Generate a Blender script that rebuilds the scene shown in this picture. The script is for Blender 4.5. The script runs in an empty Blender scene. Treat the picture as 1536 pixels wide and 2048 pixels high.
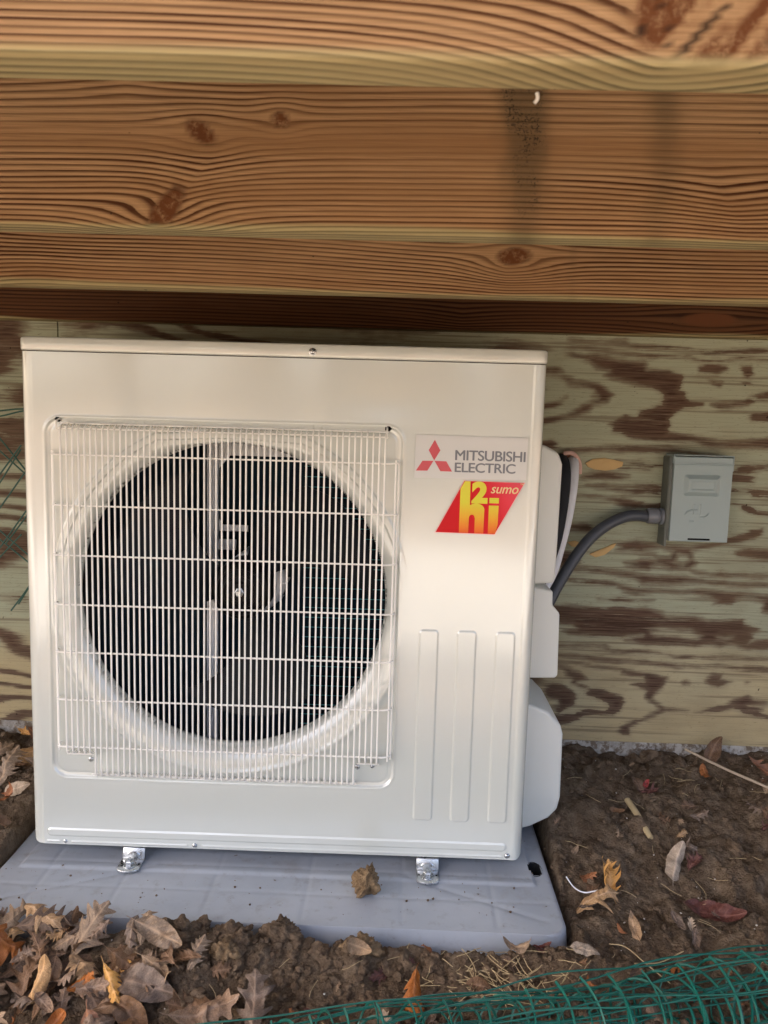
import bpy, math, random
import numpy as np
from mathutils import Vector, Matrix
random.seed(7)
R = math.radians
sc = bpy.context.scene
C = sc.collection

# ---------------------------------------------------------------- camera
F, PIT, YAW, ROL = 1540.12, 0.1212236, -0.0169911, 0.0283197
CAM = Vector((0.689355, -1.393571, 0.836315))
cp, sp, cy, sy = math.cos(PIT), math.sin(PIT), math.cos(YAW), math.sin(YAW)
fw = Vector((sy*cp, cy*cp, -sp)); xr = Vector((cy, -sy, 0)); up = xr.cross(fw)
x2 = xr*math.cos(ROL) + up*math.sin(ROL); u2 = up*math.cos(ROL) - xr*math.sin(ROL)
cam = bpy.data.cameras.new('camera'); camo = bpy.data.objects.new('camera', cam); C.objects.link(camo)
m = Matrix((x2, u2, -fw)).transposed().to_4x4(); m.translation = CAM
camo.matrix_world = m
cam.sensor_fit = 'VERTICAL'; cam.sensor_height = 36; cam.lens = F/2048*36
cam.clip_start = 0.02; cam.clip_end = 500
cam.dof.use_dof = True; cam.dof.focus_distance = 1.42; cam.dof.aperture_fstop = 14
sc.camera = camo

# ---------------------------------------------------------------- world and sun
w = bpy.data.worlds.new('World'); sc.world = w; w.use_nodes = True
nt = w.node_tree; bg = nt.nodes['Background']
sky = nt.nodes.new('ShaderNodeTexSky'); sky.sky_type = 'NISHITA'; sky.sun_disc = False
SUN_EL, SUN_AZ = 50, 262          # azimuth from +Y clockwise: high on the left, outside the deck
sky.sun_elevation = R(SUN_EL); sky.sun_rotation = R(SUN_AZ); sky.air_density = .6; sky.dust_density = 6.0; sky.ozone_density = 0.3
nt.links.new(sky.outputs[0], bg.inputs[0]); bg.inputs[1].default_value = 0.15
sun = bpy.data.lights.new('sun', 'SUN'); sun.energy = 2.0; sun.angle = R(3); sun.color = (1, .96, .9)
suno = bpy.data.objects.new('sun', sun); C.objects.link(suno)
sd = Vector((math.sin(R(SUN_AZ))*math.cos(R(SUN_EL)), math.cos(R(SUN_AZ))*math.cos(R(SUN_EL)), math.sin(R(SUN_EL))))
suno.rotation_euler = sd.to_track_quat('Z', 'Y').to_euler(); suno.location = sd*5
sc.view_settings.view_transform = 'Standard'; sc.view_settings.look = 'None'
sc.view_settings.exposure = 2.75; sc.view_settings.gamma = 1; sc.view_settings.use_curve_mapping = False
sc.view_settings.use_white_balance = True; sc.view_settings.white_balance_temperature = 6900; sc.view_settings.white_balance_tint = 10
sc.render.engine = 'CYCLES'
sc.cycles.max_bounces = 8; sc.cycles.diffuse_bounces = 5

# ---------------------------------------------------------------- numpy noise
def _h(ix, iy, s):
    n = (ix.astype(np.int64)*374761393 + iy.astype(np.int64)*668265263 + s*2246822519) & 0xffffffff
    n = ((n ^ (n >> 13))*1274126177) & 0xffffffff
    n = n ^ (n >> 16)
    return (n & 0xffff)/65535.0
def vnoise(x, y, s=0):
    x = np.asarray(x, float); y = np.asarray(y, float)
    ix = np.floor(x); iy = np.floor(y); fx = x-ix; fy = y-iy
    fx = fx*fx*fx*(fx*(fx*6-15)+10); fy = fy*fy*fy*(fy*(fy*6-15)+10)
    a = _h(ix, iy, s); b = _h(ix+1, iy, s); c = _h(ix, iy+1, s); d = _h(ix+1, iy+1, s)
    return (a*(1-fx)+b*fx)*(1-fy) + (c*(1-fx)+d*fx)*fy - 0.5
def fbm(x, y, s=0, o=4):
    t = 0; a = 1.0
    for k in range(o):
        t = t + a*vnoise(x*2**k + 17.3*k, y*2**k + 9.1*k, s+k); a *= .5
    return t
def worley(x, y, s=0):
    x = np.asarray(x, float); y = np.asarray(y, float); ix = np.floor(x); iy = np.floor(y)
    d = np.full(x.shape, 9.0); idv = np.zeros(x.shape)
    for i in (-1, 0, 1):
        for j in (-1, 0, 1):
            px = ix+i+_h(ix+i, iy+j, s); py = iy+j+_h(ix+i, iy+j, s+5)
            e = (px-x)**2+(py-y)**2; mk = e < d
            d = np.where(mk, e, d); idv = np.where(mk, _h(ix+i, iy+j, s+9), idv)
    return np.sqrt(d), idv
def sstep(a, b, x):
    t = np.clip((x-a)/(b-a), 0, 1); return t*t*(3-2*t)

# ---------------------------------------------------------------- object helpers
def link(o, parent=None):
    C.objects.link(o)
    if parent is not None: o.parent = parent
    return o
def mesh_obj(name, v, f, mat=None, parent=None, smooth=True):
    me = bpy.data.meshes.new(name)
    me.from_pydata([tuple(a) for a in v], [], f); me.update()
    if mat: me.materials.append(mat)
    if smooth: me.polygons.foreach_set('use_smooth', [True]*len(me.polygons))
    return link(bpy.data.objects.new(name, me), parent)
def np_obj(name, V, Q, mat=None, parent=None, smooth=True, attrs=None):
    """V (n,3), Q (m,k) arrays"""
    V = np.asarray(V, np.float32); Q = np.asarray(Q, np.int32); k = Q.shape[1]
    me = bpy.data.meshes.new(name)
    me.vertices.add(len(V)); me.vertices.foreach_set('co', V.ravel())
    me.loops.add(Q.size); me.loops.foreach_set('vertex_index', Q.ravel())
    me.polygons.add(len(Q)); me.polygons.foreach_set('loop_start', np.arange(0, Q.size, k, dtype=np.int32))
    me.polygons.foreach_set('use_smooth', np.full(len(Q), smooth))
    me.update(calc_edges=True)
    if attrs:
        for n, a in attrs.items():
            at = me.attributes.new(n, 'FLOAT', 'POINT'); at.data.foreach_set('value', np.asarray(a, np.float32).ravel())
    if mat: me.materials.append(mat)
    return link(bpy.data.objects.new(name, me), parent)
def grid_quads(nu, nv, mask=None, flip=False):
    i = np.arange((nu-1)*(nv-1)); a = (i//(nv-1))*nv + i % (nv-1)
    Q = np.stack([a, a+nv, a+nv+1, a+1], 1)
    if flip: Q = Q[:, ::-1]
    if mask is not None: Q = Q[mask.ravel()]
    return Q
class MB:
    def __init__(s): s.v = []; s.f = []
    def add(s, v, f):
        n = len(s.v); s.v += [tuple(a) for a in v]; s.f += [tuple(i+n for i in q) for q in f]; return s
    def box(s, a, b):
        (x0, y0, z0), (x1, y1, z1) = a, b
        return s.add([(x0,y0,z0),(x1,y0,z0),(x1,y1,z0),(x0,y1,z0),(x0,y0,z1),(x1,y0,z1),(x1,y1,z1),(x0,y1,z1)],
              [(0,3,2,1),(4,5,6,7),(0,1,5,4),(1,2,6,5),(2,3,7,6),(3,0,4,7)])
    def tube(s, pts, r, n=8, caps=True, sx=1.0):
        pts = [Vector(p) for p in pts]; rr = r if isinstance(r, (list, tuple)) else [r]*len(pts)
        v = []; f = []; prev = None
        for i, p in enumerate(pts):
            t = (pts[min(i+1, len(pts)-1)]-pts[max(i-1, 0)]).normalized()
            if prev is None: a = t.orthogonal().normalized()
            else:
                a = prev - t*prev.dot(t); a = a.normalized() if a.length > 1e-6 else t.orthogonal().normalized()
            prev = a; b = t.cross(a)
            for k in range(n):
                an = 2*math.pi*k/n; v.append(p+(a*math.cos(an)+b*math.sin(an)*sx)*rr[i])
        for i in range(len(pts)-1):
            for k in range(n):
                f.append((i*n+k, i*n+(k+1) % n, (i+1)*n+(k+1) % n, (i+1)*n+k))
        if caps:
            f.append(tuple(reversed(range(n)))); f.append(tuple((len(pts)-1)*n+k for k in range(n)))
        return s.add(v, f)
    def prism(s, poly, axis, a, b):
        """poly 2-D outline extruded along axis ('y': poly is x,z; 'z': poly is x,y; 'x': poly is y,z)"""
        n = len(poly)
        def P(p, t): return (p[0], t, p[1]) if axis == 'y' else ((p[0], p[1], t) if axis == 'z' else (t, p[0], p[1]))
        v = [P(p, a) for p in poly]+[P(p, b) for p in poly]
        f = [tuple(range(n)), tuple(reversed(range(n, 2*n)))]+[(i, n+i, n+(i+1) % n, (i+1) % n) for i in range(n)]
        return s.add(v, f)
    def lathe(s, prof, c, axis='y', n=96):
        """prof list of (radius, along)"""
        v = []; f = []
        for (r, t) in prof:
            for k in range(n):
                an = 2*math.pi*k/n; a, b = r*math.cos(an), r*math.sin(an)
                v.append((c[0]+a, c[1]+t, c[2]+b) if axis == 'y' else ((c[0]+a, c[1]+b, c[2]+t) if axis == 'z' else (c[0]+t, c[1]+a, c[2]+b)))
        for i in range(len(prof)-1):
            for k in range(n): f.append((i*n+k, i*n+(k+1) % n, (i+1)*n+(k+1) % n, (i+1)*n+k))
        return s.add(v, f)
    def build(s, name, mat, parent=None, smooth=False, bevel=0, seg=2):
        import bmesh
        me = bpy.data.meshes.new(name); me.from_pydata(s.v, [], s.f)
        bm = bmesh.new(); bm.from_mesh(me); bmesh.ops.recalc_face_normals(bm, faces=bm.faces); 
        if bevel:
            ed = [e for e in bm.edges if len(e.link_faces) == 2 and e.calc_face_angle(0) > R(28)]
            bmesh.ops.bevel(bm, geom=ed, offset=bevel, segments=seg, profile=.5, affect='EDGES', clamp_overlap=True)
        if smooth or bevel:
            for fc in bm.faces: fc.smooth = True
            for e in bm.edges:
                if len(e.link_faces) == 2 and e.calc_face_angle(0) > R(45): e.smooth = False
        bm.to_mesh(me); bm.free()
        me.materials.append(mat)
        return link(bpy.data.objects.new(name, me), parent)
def empty(name, loc=(0, 0, 0)):
    o = bpy.data.objects.new(name, None); o.location = loc; o.empty_display_size = .05; return link(o)
def tag(o, label=None, cat=None, group=None, kind=None):
    if label: o['label'] = label
    if cat: o['category'] = cat
    if group: o['group'] = group
    if kind: o['kind'] = kind
    return o

# ---------------------------------------------------------------- material helpers
class NT:
    def __init__(s, name, rough=.6, spec=.5, metal=0.0, base=(.5,.5,.5)):
        s.m = bpy.data.materials.new(name); s.m.use_nodes = True; s.t = s.m.node_tree
        s.b = s.t.nodes['Principled BSDF']; s.b.inputs['Roughness'].default_value = rough
        s.b.inputs['Specular IOR Level'].default_value = spec; s.b.inputs['Metallic'].default_value = metal
        s.b.inputs['Base Color'].default_value = (*base, 1)
    def n(s, t, **kw):
        nd = s.t.nodes.new(t)
        for k, v in kw.items(): setattr(nd, k, v)
        return nd
    def L(s, a, b): s.t.links.new(a, b)
    def coord(s, kind='Object', scale=(1,1,1)):
        tc = s.n('ShaderNodeTexCoord'); mp = s.n('ShaderNodeMapping'); mp.inputs['Scale'].default_value = scale
        s.L(tc.outputs[kind], mp.inputs[0]); return mp.outputs[0]
    def noise(s, vec, scale=5, detail=4, rough=.5, dist=0):
        nd = s.n('ShaderNodeTexNoise'); nd.inputs['Scale'].default_value = scale; nd.inputs['Detail'].default_value = detail
        nd.inputs['Roughness'].default_value = rough; nd.inputs['Distortion'].default_value = dist; s.L(vec, nd.inputs['Vector']); return nd.outputs[0]
    def attr(s, name):
        nd = s.n('ShaderNodeAttribute'); nd.attribute_name = name; return nd.outputs['Fac']
    def math(s, op, a, b=None, c=None):
        nd = s.n('ShaderNodeMath', operation=op)
        for i, v in enumerate((a, b, c)):
            if v is None: continue
            if isinstance(v, (int, float)): nd.inputs[i].default_value = v
            else: s.L(v, nd.inputs[i])
        return nd.outputs[0]
    def ramp(s, fac, stops, interp='LINEAR'):
        nd = s.n('ShaderNodeValToRGB'); cr = nd.color_ramp; cr.interpolation = interp
        while len(cr.elements) < len(stops): cr.elements.new(.5)
        for e, (p, c) in zip(cr.elements, stops):
            e.position = p; e.color = (*c, 1) if isinstance(c, tuple) else (c, c, c, 1)
        s.L(fac, nd.inputs[0]); return nd.outputs[0]
    def mix(s, fac, a, b, blend='MIX'):
        nd = s.n('ShaderNodeMix', data_type='RGBA', blend_type=blend)
        for i, v in ((0, fac), (6, a), (7, b)):
            if isinstance(v, (int, float)): nd.inputs[i].default_value = v
            elif isinstance(v, tuple): nd.inputs[i].default_value = (*v, 1)
            else: s.L(v, nd.inputs[i])
        return nd.outputs[2]
    def remap(s, v, a, b, c=0, d=1, smooth=True):
        nd = s.n('ShaderNodeMapRange'); nd.interpolation_type = 'SMOOTHSTEP' if smooth else 'LINEAR'
        s.L(v, nd.inputs[0])
        for i, k in enumerate((a, b, c, d)): nd.inputs[i+1].default_value = k
        return nd.outputs[0]
    def col(s, c): s.L(c, s.b.inputs['Base Color']); return s
    def rough(s, c): s.L(c, s.b.inputs['Roughness']); return s
    def bump(s, h, dist=.001, strength=1.0):
        nd = s.n('ShaderNodeBump'); nd.inputs['Distance'].default_value = dist; nd.inputs['Strength'].default_value = strength
        s.L(h, nd.inputs['Height']); s.L(nd.outputs[0], s.b.inputs['Normal']); return s

def wood_mat(name, light, dark, deep, green=(.34,.29,.145), satin=.55):
    k = NT(name, rough=.75, spec=.12)
    co = k.coord('Object')
    fine = k.noise(k.coord('Object', (3, 60, 160)), 1.0, 4, .6)
    ph = k.math('ADD', k.attr('phase'), k.math('MULTIPLY', k.math('SUBTRACT', fine, .5), .35))
    fr = k.math('FRACT', ph)
    wn = k.n('ShaderNodeTexWhiteNoise', noise_dimensions='1D'); k.L(k.math('FLOOR', ph), wn.inputs['W'])
    prof = k.ramp(fr, [(0, .7), (.05, .15), (.3, .0), (.55, .22), (.80, .85), (.90, 1.0), (1, .9)])
    amp = k.math('MULTIPLY_ADD', wn.outputs[0], .55, .75)
    lo = k.noise(k.coord('Object', (1.6, 6, 6)), 1.0, 3)
    amp2 = k.math('MULTIPLY', amp, k.remap(lo, .3, .7, .5, 1.1))
    ring = k.math('MULTIPLY', k.math('MULTIPLY', prof, amp2), k.attr('ring'))
    ring = k.math('MINIMUM', k.math('MULTIPLY', ring, 1.25), 1.0)
    c = k.mix(ring, light, dark)
    # soft pinkish heartwood bands
    heart = k.attr('heart')
    c = k.mix(k.math('MULTIPLY', heart, .75), c, k.mix(ring, tuple(a*b for a, b in zip(light, (.74, .66, .60))), dark))
    fib = k.noise(k.coord('Object', (10, 200, 900)), 1.0, 3, .6)
    c = k.mix(k.remap(fib, .35, .7, 0, .38), c, dark)
    blotch = k.noise(k.coord('Object', (2.5, 8, 8)), 1.0, 5, .6)
    c = k.mix(k.remap(blotch, .42, .75, 0, .45), c, (light[0]*.58, light[1]*.48, light[2]*.40))
    strk = k.noise(k.coord('Object', (1.1, 20, 38)), 1.0, 4, .65)
    c = k.mix(k.remap(strk, .45, .72, 0, .6), c, (light[0]*.55, light[1]*.46, light[2]*.38))
    kn = k.noise(k.coord('Object', (90, 90, 90)), 1.0, 5, .75)
    kf = k.math('MINIMUM', k.math('MULTIPLY', k.attr('knot'), 1.25), 1.0)
    c = k.mix(kf, c, k.mix(k.remap(kn, .46, .82), deep, tuple(a*.8 for a in light)))
    dk = k.attr('dark')
    c = k.mix(dk, c, (.025, .013, .007))
    g = k.math('MULTIPLY', k.attr('green'), k.remap(blotch, .25, .55, .55, 1.0))
    c = k.mix(g, c, k.mix(ring, green, tuple(a*.45 for a in green)))
    # mildew streak: soft brown wash plus black specks
    st = k.attr('stain')
    c = k.mix(k.remap(k.math('MULTIPLY', st, k.remap(blotch, .2, .7, .7, 1.25)), 0, .9, 0, .66), c, (.065, .045, .022))
    sp_ = k.noise(k.coord('Object', (380, 380, 520)), 1.0, 6, .85)
    c = k.mix(k.math('MULTIPLY', k.remap(sp_, .53, .57), k.remap(k.math('MULTIPLY', st, k.remap(k.noise(k.coord('Object', (30, 30, 22)), 1.0, 3, .6), .3, .65, .35, 1.45)), .46, .90)), c, (.012, .011, .008))
    sp2 = k.noise(k.coord('Object', (60, 60, 75)), 1.0, 1, .5)
    c = k.mix(k.remap(sp2, .795, .81, 0, .8), c, (.02, .012, .008))
    k.col(c)
    h = k.math('ADD', k.math('MULTIPLY', ring, 1.0), k.math('MULTIPLY', fib, .5))
    h = k.math('SUBTRACT', h, k.math('MULTIPLY', dk, 1.5))
    k.bump(h, .0006, .9)
    return k.m

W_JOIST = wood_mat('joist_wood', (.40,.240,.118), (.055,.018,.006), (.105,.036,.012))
W_LEDGER_SHADED = wood_mat('ledger_wood_shaded', (.13,.058,.024), (.03,.012,.005), (.12,.045,.018))  # ledger colours darkened to stand in for the shade at the wall

def paint(name, base, rough, spec=.5, coat=0.0, bumpd=.0, bscale=400, dirt=.1):
    k = NT(name, rough=rough, spec=spec, base=base)
    n = k.noise(k.coord('Object', (1, 1, 1)), 6, 5, .6)
    k.col(k.mix(k.remap(n, .35, .75, 0, dirt), base, tuple(a*.75 for a in base)))
    if coat: k.b.inputs['Coat Weight'].default_value = coat; k.b.inputs['Coat Roughness'].default_value = .13; k.b.inputs['Coat IOR'].default_value = 1.5+.6*(coat > .9)
    if bumpd:
        b = k.noise(k.coord('Object', (1, 1, 1)), bscale, 2, .5); k.bump(b, bumpd, .5)
    return k.m
M = {}
M['cream'] = paint('cream_enamel', (.655,.68,.625), .24, .7, 1.0, .00008, 380, .05)
M['cream2'] = paint('cream_plastic', (.73,.74,.69), .42, .35, 0, .00006, 500, .06)
M['wire'] = paint('wire_coating', (.90,.885,.83), .35, .5, .1, 0, 1, .02)
M['black'] = paint('black_plastic', (.003,.003,.0035), .45, .2)
M['blade'] = paint('fan_blade_plastic', (.005,.008,.012), .42, .2)
M['casing_dark'] = paint('shade_and_foot_black', (.012,.013,.015), .6, .2)  # near-black shade colour for interiors and gaps; rear feet share it
M['foil'] = paint('insulation_white', (.74,.76,.80), .45, .4, 0, .0015, 60, .12)
M['rubber'] = paint('black_foam_rubber', (.018,.019,.023), .7, .3, 0, .0005, 300)
M['conduit'] = paint('grey_conduit_pvc', (.062,.070,.085), .42, .5, 0, .0003, 80)
M['fitting'] = paint('grey_fitting', (.17,.18,.20), .35, .5)
M['boxgrey'] = paint('box_enamel', (.30,.375,.375), .33, .5, .1, .00015, 300, .06)
M['boxshade'] = paint('box_enamel_shaded', (.15,.16,.14), .5, .4, 0, .0003, 200, .2)  # box enamel darkened to stand in for shade on the side
M['foam'] = paint('tan_sealant_foam', (.60,.41,.19), .8, .2, 0, .003, 120, .25)
M['copper'] = paint('brown_tape', (.25,.10,.05), .5, .4, 0, .001, 150, .4)
M['peeled'] = paint('peeled_wood', (.50,.40,.29), .6, .3, 0, .001, 150, .2)
M['pink'] = paint('pink_tape', (.62,.40,.34), .5, .4, 0, .001, 150, .2)
M['net'] = paint('green_plastic_strand', (.004,.105,.080), .38, .4, .1, .0004, 150, .3)
M['netdull'] = paint('green_wire_coating', (.02,.085,.062), .45, .4, 0, .0003, 150, .3)
M['inkred'] = paint('faded_red_ink', (.60,.075,.095), .35, .5, .2)
M['inkgrey'] = paint('grey_ink', (.17,.18,.20), .35, .5, .2)
M['stickersilver'] = paint('silver_film', (.66,.66,.64), .26, .6, .5, .0003, 40, .05)
M['hole'] = paint('dark_opening', (.006,.006,.006), .8, .1)
def metal(name, base, rough, scratch=200):
    k = NT(name, rough=rough, metal=1.0, base=base)
    n = k.noise(k.coord('Object', (1, 1, 1)), scratch, 4, .6)
    k.rough(k.remap(n, .3, .7, rough*.7, rough*1.6)); k.col(k.mix(n, tuple(a*.75 for a in base), base)); k.bump(n, .0002, .5)
    return k.m
M['zinc'] = metal('zinc_plated_steel', (.72,.74,.75), .28, 90)
M['galv'] = paint('galvanised_bracket', (.88,.89,.90), .35, .8, .3, .0003, 60, .12)
M['screw'] = metal('steel_screw', (.60,.62,.63), .22, 300)
M['tubeglint'] = paint('coil_tube_glint', (.09,.42,.44), .4, .4)
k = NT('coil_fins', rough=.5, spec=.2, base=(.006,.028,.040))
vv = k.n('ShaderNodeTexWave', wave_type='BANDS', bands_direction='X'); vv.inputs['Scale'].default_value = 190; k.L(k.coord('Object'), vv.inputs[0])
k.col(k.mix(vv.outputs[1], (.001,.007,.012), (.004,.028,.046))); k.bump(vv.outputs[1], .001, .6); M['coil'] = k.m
k = NT('gradient_ink', rough=.35, spec=.3)
sx = k.n('ShaderNodeSeparateXYZ'); k.L(k.coord('Object'), sx.inputs[0])
crk = k.noise(k.coord('Object'), 400, 4, .7)
zz = k.math('ADD', sx.outputs[2], k.math('MULTIPLY', k.math('SUBTRACT', crk, .5), .006))
cc = k.ramp(k.remap(zz, .632, .728, 0, 1, False), [(0, (.80,.10,.015)), (.12, (.85,.22,.02)), (.32, (.84,.42,.03)), (.6, (.72,.66,.05)), (1, (.74,.66,.06))])
k.col(cc); M['inkyellow'] = k.m
k = NT('red_film_glare', rough=.4, spec=.2)
sx = k.n('ShaderNodeSeparateXYZ'); k.L(k.coord('Object'), sx.inputs[0])
cc = k.ramp(k.remap(k.math('ADD', sx.outputs[0], k.math('MULTIPLY', sx.outputs[2], .5)), 1.10, 1.27, 0, 1, False), [(0, (.62,.006,.012)), (.55, (.66,.008,.016)), (.8, (.80,.05,.075)), (1, (.82,.09,.12))])  # paler red towards the right puts glare into the colour
k.col(cc); k.bump(k.noise(k.coord('Object'), 60, 3, .6), .0006, .4); M['inkstrong'] = k.m
M['inkpale'] = paint('pale_yellow_ink', (.82,.62,.30), .35, .5)
M['pinkedge'] = paint('pink_border_ink', (.80,.45,.42), .35, .5)

# pad plastic
k = NT('blue_grey_pad_plastic', rough=.42, spec=.45)
n1 = k.noise(k.coord('Object'), 5, 6, .6); n2 = k.noise(k.coord('Object', (1, 1, 1)), 35, 5, .65); n3 = k.noise(k.coord('Object'), 240, 2, .5)
c = k.mix(k.remap(n1, .3, .7), (.335,.37,.42), (.40,.43,.475))
c = k.mix(k.remap(n2, .54, .74, 0, .4), c, (.22,.20,.18))
c = k.mix(k.remap(k.noise(k.coord('Object', (1, 1, 1)), 11, 5, .7), .55, .75, 0, .35), c, (.26,.235,.21))
c = k.mix(k.remap(k.noise(k.coord('Object'), 70, 2, .5), .74, .77, 0, .8), c, (.12,.075,.04))
k.col(c); k.rough(k.remap(n2, .3, .7, .30, .52)); k.bump(n3, .0002, .5); M['pad'] = k.m
# concrete
k = NT('painted_foundation', rough=.85, spec=.3)
n1 = k.noise(k.coord('Object'), 14, 6, .7); n2 = k.noise(k.coord('Object'), 60, 5, .7)
c = k.mix(k.remap(n1, .35, .6), (.28,.25,.21), (.50,.47,.43)); c = k.mix(k.remap(n2, .45, .58, 0, .85), c, (.14,.095,.06))
k.col(c); k.bump(n2, .004, .8); M['found'] = k.m
# soil
k = NT('clay_soil', rough=.9, spec=.12)
co = k.coord('Object')
n1 = k.noise(co, 14, 6, .7); n2 = k.noise(co, 55, 6, .75); n3 = k.noise(co, 260, 4, .7)
c = k.mix(k.remap(n1, .35, .65), (.155,.108,.070), (.300,.222,.152))
c = k.mix(k.remap(n2, .35, .7, 0, .8), c, (.085,.055,.035))
c = k.mix(k.remap(n3, .58, .72, 0, .55), c, (.26,.18,.115))
c = k.mix(k.remap(k.noise(co, 330, 1, .5), .78, .80, 0, .8), c, (.55,.50,.44))
k.col(c); k.rough(k.remap(n2, .3, .7, .6, .95)); k.bump(k.math('ADD', k.math('MULTIPLY', n2, 1.3), k.math('MULTIPLY', n3, .9)), .008, 1.0); M['soil'] = k.m
k = NT('clod_soil', rough=.9, spec=.2)
co = k.coord('Object'); n2 = k.noise(co, 60, 6, .7); n3 = k.noise(co, 300, 4, .7)
c = k.mix(k.remap(n2, .3, .7), (.125,.083,.053), (.27,.190,.125)); c = k.mix(k.remap(n3, .6, .75, 0, .5), c, (.30,.21,.13))
k.col(c); k.bump(k.math('ADD', n2, n3), .007, 1.0); M['clod'] = k.m
k = NT('ochre_clod', rough=.9, spec=.2)
co = k.coord('Object'); n2 = k.noise(co, 60, 6, .7); n3 = k.noise(co, 260, 4, .7)
c = k.mix(k.remap(n2, .3, .7), (.17,.105,.055), (.36,.25,.145)); c = k.mix(k.remap(n3, .55, .7, 0, .6), c, (.09,.055,.03))
k.col(c); k.bump(k.math('ADD', n2, n3), .005, .9); M['ochre'] = k.m
M['straw'] = paint('dry_straw', (.50,.38,.21), .6, .3)
M['stone'] = paint('pale_grit', (.62,.58,.52), .6, .3)
def leafmat(name, a, b, trans=.15):
    k = NT(name, rough=.55, spec=.35)
    oi = k.n('ShaderNodeObjectInfo'); n1 = k.noise(k.coord('Object'), 45, 5, .65); n2 = k.noise(k.coord('Object'), 200, 3, .6)
    c = k.mix(k.remap(n1, .3, .7), a, b)
    c = k.mix(k.remap(k.noise(k.coord('Object'), 110, 3, .5), .62, .68, 0, .6), c, tuple(q*.35 for q in a))
    hs = k.n('ShaderNodeHueSaturation'); k.L(c, hs.inputs['Color'])
    k.L(k.math('MULTIPLY_ADD', oi.outputs['Random'], .6, .7), hs.inputs['Value']); k.L(k.math('MULTIPLY_ADD', oi.outputs['Random'], .3, .8), hs.inputs['Saturation'])
    vein = k.attr('vein')
    c2 = k.mix(k.math('MULTIPLY', vein, .45), hs.outputs[0], tuple(min(1, q*1.7+.05) for q in b))
    k.col(c2); k.bump(k.math('ADD', k.math('MULTIPLY', n1, .6), k.math('MULTIPLY', vein, .8)), .0012, .8)
    return k.m
LM = dict(tan=leafmat('tan_leaf', (.24,.145,.075), (.40,.26,.15)), brown=leafmat('brown_leaf', (.085,.045,.024), (.19,.105,.055)),
          grey=leafmat('greyish_leaf', (.15,.093,.062), (.27,.18,.12)), rust=leafmat('rust_leaf', (.22,.065,.02), (.34,.13,.04)),
          orange=leafmat('orange_leaf', (.38,.19,.06), (.50,.29,.12)), maroon=leafmat('maroon_leaf', (.09,.025,.02), (.15,.05,.035)),
          pale=leafmat('pale_leaf', (.34,.25,.17), (.48,.37,.27)), red=leafmat('red_leaf', (.32,.015,.012), (.40,.03,.02)))
# plywood
def ply_mat():
    k = NT('treated_plywood', rough=.85, spec=.1)
    st = k.coord('Object', (14, 1, 260))
    edge = k.noise(st, 1.0, 4, .65); edge2 = k.noise(k.coord('Object', (28, 1, 60)), 1.0, 4, .6)
    d = k.math('ADD', k.attr('band'), k.math('ADD', k.math('MULTIPLY', k.math('SUBTRACT', edge, .5), 22.0), k.math('MULTIPLY', k.math('SUBTRACT', edge2, .5), 11.0)))
    sft = k.remap(k.noise(k.coord('Object', (5, 1, 7)), 1.0, 3, .5), .32, .68, 1.2, 11.0)
    br = k.remap(k.math('DIVIDE', d, sft), -.9, 1.0, 1, 0)
    hair = k.noise(k.coord('Object', (2.4, 1, 110)), 1.0, 3, .55)
    fib = k.noise(k.coord('Object', (9, 1, 420)), 1.0, 4, .7)
    big = k.noise(k.coord('Object', (1.6, 1, 3.2)), 1.0, 3, .5)
    sx = k.n('ShaderNodeSeparateXYZ'); k.L(k.coord('Object'), sx.inputs[0])
    hz = k.math('ADD', k.remap(sx.outputs[2], .15, .42, 1, 0), k.math('MULTIPLY', k.math('SUBTRACT', big, .5), 1.5))
    pale = k.mix(k.remap(hz, 0, 1), (.375,.395,.285), (.44,.355,.205))
    pale = k.mix(k.remap(big, .55, .8, 0, .8), pale, (.45,.42,.28))
    pale = k.mix(k.remap(fib, .45, .75, 0, .45), pale, (.20,.18,.115))
    pale = k.mix(k.remap(k.noise(k.coord('Object', (90, 1, 700)), 1.0, 2, .5), .66, .72, 0, .5), pale, (.12,.09,.05))
    pale = k.mix(k.remap(hair, .56, .68, 0, .6), pale, (.15,.115,.075))
    pale = k.mix(k.remap(d, 9, 1, 0, .35), pale, (.20,.155,.105))
    brown = k.mix(k.remap(fib, .35, .68), (.055,.030,.020), (.150,.095,.066))
    brown = k.mix(k.remap(k.noise(k.coord('Object', (5, 1, 170)), 1.0, 4, .75), .58, .70, 0, .75), brown, (.30,.26,.18))
    brown = k.mix(k.remap(d, -14, -2, 0, .35), brown, (.20,.15,.10))
    c = k.mix(br, pale, brown)
    stn = k.noise(k.coord('Object', (2.2, 1, 2.6)), 1.0, 4, .6)
    c = k.mix(k.remap(stn, .5, .75, 0, .35), c, (.16,.115,.065))
    c = k.mix(k.remap(k.noise(k.coord('Object', (70, 1, 70)), 1.0, 1, .5), .80, .82, 0, .8), c, (.03,.02,.012))
    k.col(c); k.bump(k.math('ADD', k.math('MULTIPLY', fib, .8), k.math('MULTIPLY', br, .8)), .0008, .8)
    return k.m
M['ply'] = ply_mat()
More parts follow.
